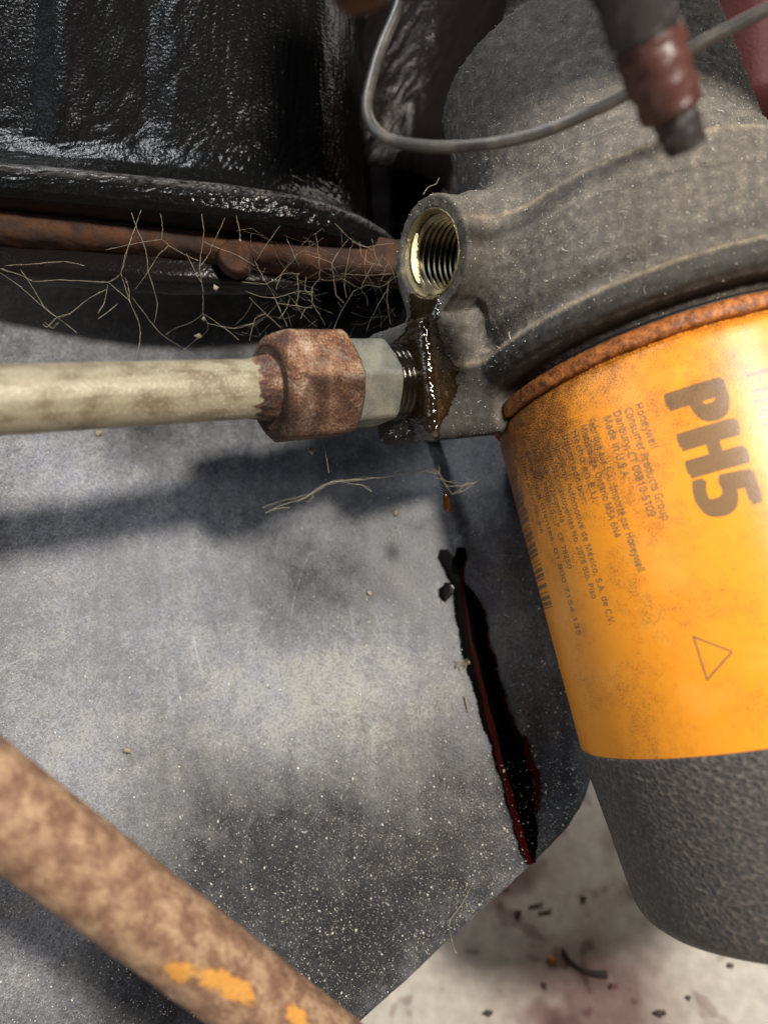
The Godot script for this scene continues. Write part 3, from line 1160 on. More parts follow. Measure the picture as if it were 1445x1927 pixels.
	m.albedo_texture = ramp_tex(bump, noise_bytes(1024, 1024, 0.008, 4, 63, FastNoiseLite.TYPE_SIMPLEX_SMOOTH, true), 0.10, [[0.0, Color(0.13, 0.128, 0.13)], [0.30, Color(0.18, 0.175, 0.175)], [0.48, Color(0.26, 0.25, 0.24)], [0.64, Color(0.40, 0.375, 0.335)], [1.0, Color(0.56, 0.52, 0.45)]], 1024, 1024)
	relief(m, grey_tex(bump, 1024, 1024), 0.75)
	tri(m, 62)
	b = MB.new()
	lathe(b, [Vector2(46.2, 82.3), Vector2(46.7, 82.45), Vector2(46.8, 83.0), Vector2(46.5, 88), Vector2(45.8, 95), Vector2(45.1, 103), Vector2(44.6, 110), Vector2(44.1, 116), Vector2(43.85, 118), Vector2(43.5, 119.6), Vector2(42.8, 121), Vector2(41.0, 122.8), Vector2(37.4, 124.8), Vector2(31.6, 126.9), Vector2(24.0, 128.5), Vector2(14.0, 129.5), Vector2(7, 129.8), Vector2(0, 129.9)], FC, FA, FN, 144)
	commit(b, "grip_end", m, T)


# ---------------------------------------------------------------- fuel line
func hex_shape(b: MB, s0: float, s1: float, flat: float, c0: float, r0: float, c1: float, r1: float, turn: float, rough := 0.0) -> void:
	# a hexagon whose corners are turned off at both ends: c = how long the cone is, r = its radius at the very end
	var corner := flat / cos(PI / 6.0)
	var rows := 44
	var seg := 180
	var first := b.v.size()
	for k in rows + 1:
		var s := lerpf(s0, s1, float(k) / rows)
		for j in seg + 1:
			var an := TAU * j / seg
			var h := fposmod(an + turn + PI / 6.0, PI / 3.0) - PI / 6.0
			var r := minf(flat / cos(h), corner - 0.35)
			r = minf(r, r0 + (corner - r0) * sqrt(clampf((s - s0) / c0, 0, 1)))
			r = minf(r, r1 + (corner - r1) * sqrt(clampf((s1 - s) / c1, 0, 1)))
			var d := LZ * cos(an) + LY * sin(an)
			var q := LA + LD * s + d * r
			q += d * rough * (n3.get_noise_3dv(q * 1.2) + 0.6 * n3b.get_noise_3dv(q))
			b.v.append(q)
	for k in rows:
		for j in seg:
			var q := first + k * (seg + 1) + j
			b.quad(q, q + 1, q + seg + 2, q + seg + 1)
	for e in 2:
		var c := b.v.size()
		b.v.append(LA + LD * (s1 if e else s0))
		for j in seg:
			b.i.append_array([c, first + e * rows * (seg + 1) + j, first + e * rows * (seg + 1) + j + 1])


func fuel_line() -> void:
	var t := thing("fuel_line", "tarnished tan metal fuel line ending in a rusty flare nut", "pipe", LA)
	# tube: tarnish as stains along its length
	var W := 512
	var H := 1024
	var a := noise_bytes(W, H, 0.011, 5, 71)
	var f := noise_bytes(W, H, 0.12, 3, 72)
	var drag := noise_bytes(W, H / 16, 0.06, 3, 73)
	var out := PackedByteArray()
	out.resize(W * H * 3)
	for y in H:
		for x in W:
			var k := y * W + x
			var st := clampf((a[k] - 110) / 110.0, 0, 1)
			st = clampf(st + (drag[(y >> 4) * W + x] - 128) * 0.004, 0, 1)
			var c := Color(0.53, 0.505, 0.43).lerp(Color(0.37, 0.325, 0.25), st * 0.8)
			c = c.lerp(Color(0.72, 0.69, 0.60), smoothstep(0.62, 0.78, f[k] / 255.0) * 0.6)
			c = c.lerp(Color(0.33, 0.21, 0.13), smoothstep(0.70, 0.9, f[(k * 7) % (W * H)] / 255.0) * 0.35)
			out[k * 3] = int(c.r * 255)
			out[k * 3 + 1] = int(c.g * 255)
			out[k * 3 + 2] = int(c.b * 255)
	var m := mat(Color.WHITE, 0.48, 0.15)
	m.albedo_texture = ImageTexture.create_from_image(Image.create_from_data(W, H, false, Image.FORMAT_RGB8, out))
	relief(m, grey_tex(f, W, H), 0.08)
	var b := MB.new()
	var p := []
	for k in 31:
		p.append(LA + LD * lerpf(-92.0, 8.0, k / 30.0))
	sweep(b, p, func(x: float, an: float) -> float: return 6.35 + 0.12 * n3.get_noise_2d(x * 40.0, an * 2.0), 48, false)
	for k in b.uv.size():
		b.uv[k].y *= 1.05
	commit(b, "tube", m, t)
	b = MB.new()
	for k in 26:
		crumb(b, P(30 + rng.randf() * 60, 688 + rng.randf() * 5, 138.5) + Vector3(0, 0.1, -3.5 + rng.randf() * 2.5), 0.25 + rng.randf() * 0.4)
	commit(b, "dirt_crust", mat(Color(0.50, 0.40, 0.28), 0.9), t)
	# rust creeping out of the nut over the tube
	b = MB.new()
	sheet(b, 96, 24, func(x: float, y: float) -> Vector3:
		var an := x * TAU
		var reach := 5.5 + 2.6 * n3.get_noise_2d(cos(an) * 6.0, sin(an) * 6.0 + 40.0) + 1.4 * n3.get_noise_2d(cos(an) * 30.0, sin(an) * 30.0)
		var s := lerpf(7.8 - reach, 8.6, y)
		var r := 6.38 + 0.75 * smoothstep(0.0, 0.75, y) + 0.2 * n3.get_noise_2d(an * 10.0, s * 4.0) * smoothstep(0.0, 0.2, y)
		return LA + LD * s + (LZ * cos(an) + LY * sin(an)) * r)
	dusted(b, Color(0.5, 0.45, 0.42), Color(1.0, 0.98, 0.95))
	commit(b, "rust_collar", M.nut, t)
	b = MB.new()
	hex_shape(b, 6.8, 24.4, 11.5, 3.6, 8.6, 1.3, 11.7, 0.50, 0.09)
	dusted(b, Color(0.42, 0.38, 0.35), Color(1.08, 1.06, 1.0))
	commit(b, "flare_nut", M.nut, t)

	var h := thing("hex_adapter", "dull grey green hexagonal adapter screwed into the filter head", "pipe fitting", LA + LD * 33.0)
	b = MB.new()
	hex_shape(b, 25.4, 36.2, 9.45, 0.4, 9.8, 0.9, 9.4, 0.40, 0.02)
	commit(b, "hex", M.zinc, h)
	b = MB.new()
	var pr := [Vector2(8.6, 36.0)]
	for k in 7:
		pr.append(Vector2(9.2, 36.5 + k * 1.45))
		pr.append(Vector2(9.2, 36.7 + k * 1.45))
		pr.append(Vector2(8.2, 37.3 + k * 1.45))
	lathe(b, pr, LA, LD, LZ, 72)
	lathe(b, [Vector2(10.4, 24.6), Vector2(10.4, 25.2), Vector2(9.0, 25.5)], LA, LD, LZ, 60)
	commit(b, "thread", M.wet_thread, h)


# ---------------------------------------------------------------- near, out of focus
func near_things() -> void:
	# rusty rod, lower left
	var t := thing("rusty_rod", "rusty steel rod with flaking yellow paint crossing in front", "rod", P(300, 1740, 132))
	var W := 512
	var H := 1024
	var a := noise_bytes(W, H, 0.022, 5, 81)
	var f := noise_bytes(W, H, 0.10, 3, 82)
	var c := noise_bytes(W, H, 0.010, 5, 83)
	var e0 := P(-260, 1315, 112)
	var e1 := P(760, 2090, 152)
	var len := e0.distance_to(e1)
	var r := ramp([[0.0, Color(0.30, 0.20, 0.155)], [0.40, Color(0.44, 0.325, 0.25)], [0.54, Color(0.53, 0.42, 0.33)], [0.68, Color(0.60, 0.50, 0.39)], [1.0, Color(0.68, 0.58, 0.46)]])
	var ad := (e1 - e0).normalized()
	var fr := frame(ad)
	var flakes := []
	for s in [[385, 1818, 0.050, 0.055, 1.0], [545, 1915, 0.040, 0.06, 0.95], [440, 1850, 0.03, 0.05, 0.8], [60, 1545, 0.03, 0.05, 0.5], [330, 1800, 0.025, 0.04, 0.7]]:
		var hit := P(s[0], s[1], 114.5 + 0.0415 * s[0]) - e0
		var off := hit - ad * hit.dot(ad)
		flakes.append([hit.dot(ad) / len, fposmod(atan2(off.dot(fr[1]), off.dot(fr[0])) / TAU, 1.0), s[2], s[3], s[4]])
	var out := PackedByteArray()
	out.resize(W * H * 3)
	for y in H:
		for x in W:
			var k := y * W + x
			var v := clampi(int(a[k] * 0.55 + f[k] * 0.45), 0, 255) * 3
			# remains of yellow paint, in flakes along one side
			var along := float(y) / H
			var ring := float(x) / W
			var spot := 0.0
			for fl in flakes:
				if absf(along - fl[0]) < fl[2] * 2.2:
					spot += fl[4] * exp(-pow((along - fl[0]) / fl[2], 2.0) - pow((ring - fl[1]) / fl[3], 2.0))
			var paint := 0.8 * smoothstep(0.54, 0.62, spot * 0.55 + c[k] / 255.0 * 0.38 + (f[k] - 128) * 0.0009)
			out[k * 3] = int(lerpf(r[v], 196, paint))
			out[k * 3 + 1] = int(lerpf(r[v + 1], 138, paint))
			out[k * 3 + 2] = int(lerpf(r[v + 2], 52, paint))
	var m := mat(Color.WHITE, 0.8)
	m.albedo_texture = ImageTexture.create_from_image(Image.create_from_data(W, H, false, Image.FORMAT_RGB8, out))
	relief(m, grey_tex(f, W, H), 0.25)
	var b := MB.new()
	var p := []
	for k in 41:
		p.append(e0.lerp(e1, k / 40.0))
	sweep(b, p, func(x: float, an: float) -> float: return 7.45 + 0.16 * n3.get_noise_2d(x * 60.0, an * 3.0), 48)
	for k in b.uv.size():
		b.uv[k].y *= 100.0 / len
	commit(b, "rod", m, t)

	# wire
	t = thing("stiff_wire", "stiff grey wire bent in a loop across the top", "wire", P(860, 275, 148))
	b = MB.new()
	p = smooth_path([P(800, -120, 158), P(770, -50, 157), P(745, 25, 156), P(716, 95, 155), P(697, 160, 153), P(690, 205, 152), P(702, 240, 151), P(735, 264, 150), P(795, 275, 149), P(865, 276, 148), P(940, 268, 146), P(1015, 250, 144), P(1085, 222, 142), P(1180, 176, 139), P(1290, 98, 135), P(1390, 45, 132), P(1520, -20, 128)], 8)
	sweep(b, p, func(x: float, an: float) -> float: return 1.12 + 0.05 * n3.get_noise_2d(x * 120.0, an), 20)
	m = mat(Color.WHITE, 0.38, 0.35)
	var g := noise_bytes(512, 512, 0.02, 4, 91, FastNoiseLite.TYPE_SIMPLEX_SMOOTH, true)
	m.albedo_texture = ramp_tex(g, noise_bytes(512, 512, 0.1, 3, 92, FastNoiseLite.TYPE_SIMPLEX_SMOOTH, true), 0.3, [[0.0, Color(0.17, 0.168, 0.165)], [0.42, Color(0.24, 0.235, 0.23)], [0.60, Color(0.30, 0.29, 0.275)], [1.0, Color(0.48, 0.44, 0.37)]], 512, 512)
	commit(b, "wire_strand", tri(m, 90), t)

	# broken cable end
	t = thing("cable_end", "broken cable end with torn black sheath and red sleeve hanging down", "cable", P(1230, 160, 112))
	var q := [P(1150, -130, 104), P(1192, 0, 108), P(1216, 75, 111), P(1242, 150, 113), P(1272, 225, 115), P(1290, 282, 117)]
	var whole := smooth_path(q, 10)
	for part in [["black_sheath", 0, 22, 5.2, Color(0.16, 0.145, 0.15), 0.42], ["red_sleeve", 19, 39, 5.0, Color(0.27, 0.155, 0.135), 0.42], ["torn_core", 36, 50, 3.3, Color(0.17, 0.155, 0.16), 0.4]]:
		b = MB.new()
		var r0: float = part[3]
		var cut := whole.slice(part[1], part[2] + 1)
		var sd: int = part[1]
		sweep(b, cut, func(x: float, an: float) -> float:
			var v := r0 * (1.0 - 0.16 * x * x) + 0.6 * n3.get_noise_3d(cos(an) * 4.0, sin(an) * 4.0, x * 12.0 + sd) + 0.3 * n3.get_noise_2d(an * 3.0 + sd, x * 30.0)
			return v * (1.0 if x > 0.02 and x < 0.98 else 0.72), 32)
		m = mat(part[4], part[5])
		relief(m, M.t_mid, 0.18)
		commit(b, part[0], tri(m, 30), t)

	# something brown poking in from above
	t = thing("blurred_stud", "blurred brown stud end at the top edge beside the wire", "stud", P(675, -40, 100))
	b = MB.new()
	lathe(b, [Vector2(0, 0), Vector2(2.4, 0.2), Vector2(3.6, 1.0), Vector2(4.0, 2.4), Vector2(4.0, 14.0), Vector2(0, 14.2)], P(672, 12, 104), Vector3(0.05, 1, 0.05).normalized(), Vector3.RIGHT, 32, func(an: float, r: float, w: float) -> Vector2: return Vector2(r * (1.0 + 0.05 * sin(an * 4.0)), w))
	commit(b, "shank", M.rust, t)


# ---------------------------------------------------------------- oil
func lerp_rows(rows: Array, y: float) -> Vector2:
	for k in rows.size() - 1:
		if y <= rows[k + 1][0]:
			var x := clampf((y - rows[k][0]) / float(rows[k + 1][0] - rows[k][0]), 0, 1)
			return Vector2(lerpf(rows[k][1], rows[k + 1][1], x), lerpf(rows[k][2], rows[k + 1][2], x))
	return Vector2(rows[-1][1], rows[-1][2])


func streak(b: MB, rows: Array, y0: float, y1: float, n: int, thick: float, jag: float, place: Callable, nx := 8) -> void:
	var first := b.v.size()
	for k in n + 1:
		var y := lerpf(y0, y1, float(k) / n)
		var e := lerp_rows(rows, y)
		e.x += jag * (1.3 * n3.get_noise_2d(y * 0.07, 3.0) + 0.7 * n3b.get_noise_2d(y * 0.3, 7.0))
		e.y += jag * (1.6 * n3.get_noise_2d(y * 0.09, 90.0) + 0.9 * n3b.get_noise_2d(y * 0.35, 50.0))
		for j in nx + 1:
			var x := float(j) / nx
			var c := 4.0 * x * (1.0 - x)
			b.v.append(place.call(lerpf(e.x, e.y, x), y, thick * pow(c, 0.45) * minf(1.0, 12.0 * minf(k, n - k) / n + 0.1)))
	for k in n:
		for j in nx:
			var q := first + k * (nx + 1) + j
			b.quad(q, q + 1, q + nx + 2, q + nx + 1)


func oil() -> void:
	# run from the open port, over the web and down the edge of the lower boss
	var t := thing("oil_run", "wet dark oil run from the open port down over the adapter", "oil", on_head(800, 680))
	var b := MB.new()
	var drape := func(px: float, py: float, up: float) -> Vector3:
		var h := on_head(px, py)
		return h - h.normalized() * (0.25 + up)
	streak(b, [[552, 772, 832], [590, 775, 824], [620, 762, 818], [650, 738, 836], [690, 742, 858], [730, 748, 862], [770, 752, 850], [800, 775, 832], [834, 790, 824]], 552, 834, 90, 0.55, 7.0, drape, 22)
	b.smooth(true)
	commit(b, "run", M.oil, t)

	var t2 := thing("oil_streak", "glossy black oil streak with red edges running down the grey panel", "oil", on_panel(920, 1330))
	var flat := func(px: float, py: float, up: float) -> Vector3: return on_panel(px, py, 0.55 + up)
	b = MB.new()
	streak(b, [[1036, 826, 842], [1050, 826, 856], [1072, 836, 868], [1095, 850, 874], [1130, 853, 902], [1170, 860, 916], [1230, 872, 927], [1290, 888, 945], [1340, 903, 958], [1400, 921, 985], [1450, 937, 1000], [1500, 950, 1006], [1560, 966, 1010], [1600, 978, 1010], [1622, 990, 1004]], 1034, 1624, 260, 0.10, 3.5, flat, 10)
	streak(b, [[1030, 858, 874], [1045, 856, 877], [1064, 846, 876], [1085, 846, 868]], 1030, 1085, 16, 0.12, 3.0, flat, 6)
	streak(b, [[1098, 838, 850], [1108, 826, 856], [1120, 824, 850], [1132, 834, 840]], 1096, 1132, 12, 0.1, 3.0, flat, 6)
	b.smooth(true)
	commit(b, "pool", M.black_oil, t2)
	b = MB.new()
	var flat2 := func(px: float, py: float, up: float) -> Vector3: return on_panel(px, py, 0.70 + up)
	streak(b, [[1062, 868, 870], [1120, 870, 874], [1200, 881, 887], [1280, 899, 907], [1350, 915, 926], [1420, 933, 943], [1500, 953, 966], [1580, 975, 988], [1626, 992, 1002]], 1062, 1626, 200, 0.02, 1.6, flat2, 4)
	streak(b, [[1385, 982, 988], [1420, 988, 1000], [1448, 999, 1012], [1470, 1003, 1018], [1500, 1006, 1013], [1535, 1008, 1011]], 1385, 1535, 60, 0.02, 3.0, flat2, 4)
	b.smooth(true)
	commit(b, "red_edge", M.red_oil, t2)

	var t3 := thing("oil_drop", "brown oil drop hanging from a cobweb below the filter head", "oil drop", P(842, 950, 196))
	b = MB.new()
	lathe(b, [Vector2(0, 0), Vector2(0.35, 0.2), Vector2(0.7, 1.0), Vector2(0.85, 2.2), Vector2(1.05, 3.6), Vector2(0.95, 4.6), Vector2(0.5, 5.2), Vector2(0, 5.3)], P(838, 927, 196), (-UPC + Vector3(0, -0.4, 0.2)).normalized(), Vector3.RIGHT, 24)
	var m := mat(Color(0.20, 0.10, 0.03), 0.06)
	commit(b, "drop", m, t3)


# ---------------------------------------------------------------- cobwebs
func strand(b: MB, pts: Array, r: float, fuzz := 1.0) -> void:
	var p := []
	for k in pts.size() - 1:
		var a: Vector3 = pts[k]
		var c: Vector3 = pts[k + 1]
		var n := maxi(2, int(a.distance_to(c) / 1.6))
		for j in n:
			var w := (0.0 if j == 0 else 0.10 * fuzz) + 0.22 * maxf(0.0, fuzz - 1.2)
			p.append(a.lerp(c, float(j) / n) + Vector3(rng.randf_range(-w, w), rng.randf_range(-w, w), rng.randf_range(-w, w)))
	p.append(pts[-1])
	var seed_r := rng.randf() * 100.0
	sweep(b, p, func(x: float, _an: float) -> float: return r * (0.75 + 1.3 * maxf(0.0, n3.get_noise_1d(seed_r + x * p.size() * 2.0))), 4, false)
	# crumbs of dust caught on the thread
	for k in p.size():
		if rng.randf() < 0.14 * fuzz:
			crumb(b, p[k], rng.randf_range(1.6, 4.5) * r)


func crumb(b: MB, at: Vector3, r: float) -> void:
	var first := b.v.size()
	var dirs := [Vector3.RIGHT, Vector3.LEFT, Vector3.UP, Vector3.DOWN, Vector3.BACK, Vector3.FORWARD]
	var turn := Basis.from_euler(Vector3(rng.randf() * 6.0, rng.randf() * 6.0, rng.randf() * 6.0))
	for d in dirs:
		b.v.append(at + turn * (d as Vector3) * r * rng.randf_range(0.6, 1.4))
		b.uv.append(Vector2.ZERO)
	for f in [[0, 2, 4], [2, 1, 4], [1, 3, 4], [3, 0, 4], [2, 0, 5], [1, 2, 5], [3, 1, 5], [0, 3, 5]]:
		b.i.append_array([first + f[0], first + f[1], first + f[2]])


func pick(list: Array, dep: float, vary := 6.0) -> Array:
	var out := []
	for k in range(0, list.size(), 2):
		out.append(P(list[k], list[k + 1], dep + rng.randf_range(-vary, vary)))
	return out


func cobwebs() -> void:
	var t := thing("cobweb", "long thick cobweb strands between the rusty rail and the left of the fuel line", "cobweb", P(200, 550, 205))
	var b := MB.new()
	for l in [[0, 512, 40, 540, 75, 572, 108, 597], [40, 508, 65, 545, 85, 580, 108, 597], [0, 505, 45, 520, 62, 530], [62, 530, 120, 527, 205, 531], [108, 597, 90, 615, 82, 610], [108, 597, 125, 610, 145, 626], [108, 597, 132, 590, 170, 560, 200, 545], [85, 606, 100, 618, 112, 606], [205, 531, 228, 515, 240, 470, 256, 425, 266, 395], [205, 531, 240, 562, 246, 570], [228, 515, 236, 540, 246, 570, 262, 606, 264, 640, 256, 680], [236, 522, 242, 540, 246, 570], [10, 500, 60, 497, 120, 492, 160, 500], [203, 535, 197, 570, 185, 590], [222, 572, 205, 586, 185, 600]]:
		strand(b, smooth_path(pick(l, 190, 3), 3), 0.042)
		strand(b, pick(l, 190, 5), 0.03, 1.4)
	commit(b, "threads", M.web, t)

	t = thing("cobweb", "cobweb hanging over the round bolt head of the rusty rail", "cobweb", P(380, 520, 212))
	b = MB.new()
	for l in [[248, 400, 258, 430, 275, 470, 279, 510, 290, 545, 297, 572, 290, 610], [302, 402, 307, 430, 305, 450], [305, 450, 260, 457, 200, 470], [305, 450, 318, 462, 345, 478, 372, 490], [318, 462, 298, 480, 280, 510, 254, 545], [380, 402, 384, 440, 378, 480, 376, 510, 383, 550, 382, 590], [382, 590, 360, 607, 330, 618, 312, 630], [382, 590, 392, 612, 388, 625, 366, 642], [250, 560, 300, 625, 340, 652], [366, 642, 345, 660, 325, 668], [352, 478, 372, 520, 380, 530], [424, 410, 405, 450, 392, 480, 378, 500], [445, 405, 452, 440, 451, 450], [382, 590, 420, 615, 450, 640], [390, 608, 440, 618, 478, 608], [325, 655, 330, 672], [345, 655, 366, 668], [384, 455, 420, 470, 445, 480, 480, 500]]:
		strand(b, smooth_path(pick(l, 194, 4), 3), 0.036)
		strand(b, pick(l, 194, 6), 0.028, 1.4)
	commit(b, "threads", M.web, t)
	b = MB.new()
	crumb(b, P(374, 633, 193), 1.0)
	crumb(b, P(406, 543, 195), 0.9)
	crumb(b, P(384, 600, 194), 0.7)
	crumb(b, P(452, 452, 196), 0.5)
	commit(b, "crumb", M.web, t)

	t = thing("cobweb", "fine tangled cobweb between the flare nut and the open port", "cobweb", P(620, 540, 208))
	b = MB.new()
	for l in [[480, 492, 500, 530, 516, 556, 530, 590, 541, 615], [527, 425, 505, 455, 483, 490], [557, 485, 530, 515, 520, 545], [540, 450, 556, 485, 565, 505], [594, 440, 600, 480, 602, 525], [602, 525, 588, 540, 588, 570, 600, 590, 612, 612], [590, 460, 560, 478, 553, 485], [655, 450, 640, 470, 625, 495, 628, 520, 632, 555, 648, 570], [625, 495, 600, 485, 575, 478], [660, 465, 655, 490, 648, 530, 652, 560], [628, 620, 640, 590, 665, 548, 678, 543], [678, 543, 690, 560, 692, 575], [678, 543, 700, 500, 720, 482], [678, 543, 645, 525, 615, 528, 602, 525], [690, 620, 708, 580, 726, 550, 732, 530], [732, 530, 728, 560, 735, 610], [732, 530, 715, 540, 690, 536, 678, 543], [732, 530, 746, 520], [663, 455, 690, 465, 715, 460, 742, 458], [690, 470, 686, 500, 690, 530], [676, 455, 680, 480, 695, 495, 720, 500], [462, 548, 490, 558, 520, 560, 560, 548, 590, 550], [470, 560, 500, 590, 530, 618], [455, 530, 500, 535, 535, 515, 565, 516], [520, 570, 555, 575, 588, 580], [560, 515, 562, 550, 558, 575], [630, 420, 660, 450, 700, 470], [700, 450, 706, 480, 716, 500], [640, 515, 690, 518, 740, 515], [545, 560, 540, 580, 525, 600], [576, 520, 574, 545, 586, 555], [470, 640, 480, 600, 500, 590], [566, 600, 575, 580, 588, 575], [720, 482, 735, 500, 745, 530]]:
		strand(b, smooth_path(pick(l, 193, 6), 3), 0.03)
		strand(b, pick(l, 193, 9), 0.026, 1.4)
	# looser haze of threads between them
	for k in 90:
		var a := Vector2(rng.randf_range(455, 745), rng.randf_range(440, 620))
		var c := a + Vector2(rng.randf_range(-70, 70), rng.randf_range(-60, 60))
		strand(b, [P(a.x, a.y, 194 + rng.randf_range(-8, 8)), P((a.x + c.x) / 2 + rng.randf_range(-8, 8), (a.y + c.y) / 2 + 6, 194), P(clampf(c.x, 440, 745), clampf(c.y, 435, 625), 194 + rng.randf_range(-8, 8))], 0.016, 0.6)
	commit(b, "threads", M.web, t)

	t = thing("cobweb", "dusty cobweb rope stretched over the panel below the filter head", "cobweb", P(680, 910, 205))
	b = MB.new()
	for l in [[508, 960, 530, 950, 575, 937, 610, 912, 640, 905, 700, 900, 760, 892, 800, 886, 825, 892], [495, 955, 540, 940, 590, 928, 625, 905, 680, 902], [560, 945, 600, 918, 640, 906], [640, 905, 680, 912, 700, 925], [780, 890, 810, 880, 826, 890], [826, 850, 826, 890, 840, 915, 850, 930], [850, 930, 870, 925, 890, 910, 905, 900, 930, 885], [840, 915, 865, 915, 895, 908], [740, 892, 775, 868], [500, 965, 520, 958, 545, 955], [855, 928, 875, 912, 880, 905], [820, 900, 838, 905, 860, 908], [585, 925, 590, 935, 578, 945]]:
		strand(b, pick(l, 206, 2), 0.042, 1.6)
		for z in 3: strand(b, pick(l, 206, 3.5), 0.024, 2.2)
	commit(b, "threads", M.web, t)

	t = thing("cobweb", "short cobweb thread with a pale crumb dangling below the flare nut", "cobweb", P(585, 840, 180))
	b = MB.new()
	strand(b, [P(582, 815, 180), P(584, 838, 180), P(586, 850, 180)], 0.09)
	strand(b, [P(603, 820, 181), P(612, 848, 181), P(619, 890, 182)], 0.05)
	crumb(b, P(585, 849, 180), 0.9)
	crumb(b, P(592, 846, 180), 0.5)
	commit(b, "threads", M.web, t)

	t = thing("cobweb", "small tangle of dry fibres on the panel under the rusty rod", "cobweb", on_panel(255, 1850))
	b = MB.new()
	for l in [[215, 1826, 240, 1838, 262, 1862, 285, 1895], [240, 1838, 252, 1825, 262, 1822], [240, 1838, 236, 1860, 246, 1880], [262, 1862, 272, 1850, 276, 1835], [225, 1845, 250, 1850, 280, 1880]]:
		strand(b, smooth_path(pick(l, 214, 1.5), 3), 0.14, 1.2)
		strand(b, pick(l, 214, 2), 0.06, 1.8)
	commit(b, "threads", M.web, t)
	t = thing("loose_fibre", "single long fibre standing up from the open port's boss", "fibre", P(820, 350, 186))
	b = MB.new()
	strand(b, smooth_path([P(796, 366, 183), P(806, 352, 184), P(820, 346, 185), P(826, 335, 186)], 4), 0.07, 0.3)
	commit(b, "hair", M.web, t)
	t = thing("loose_fibre", "single fine thread hanging down the black engine block", "fibre", P(440, 320, 222))
	b = MB.new()
	strand(b, smooth_path([P(360, 248, 222), P(400, 260, 222), P(434, 270, 222), P(442, 300, 222), P(443, 350, 222), P(444, 400, 222)], 4), 0.05, 0.2)
	commit(b, "hair", M.web, t)
	t = thing("loose_fibre", "pale hair standing out over the panel's lower edge", "fibre", on_panel(855, 1720))
	b = MB.new()
	strand(b, smooth_path([on_panel(890, 1660, 0.6), on_panel(870, 1700, 1.5), on_panel(846, 1735, 2.5), on_panel(850, 1770, 3.0), on_panel(857, 1792, 3.0)], 5), 0.08, 0.2)
	commit(b, "hair", M.web, t)


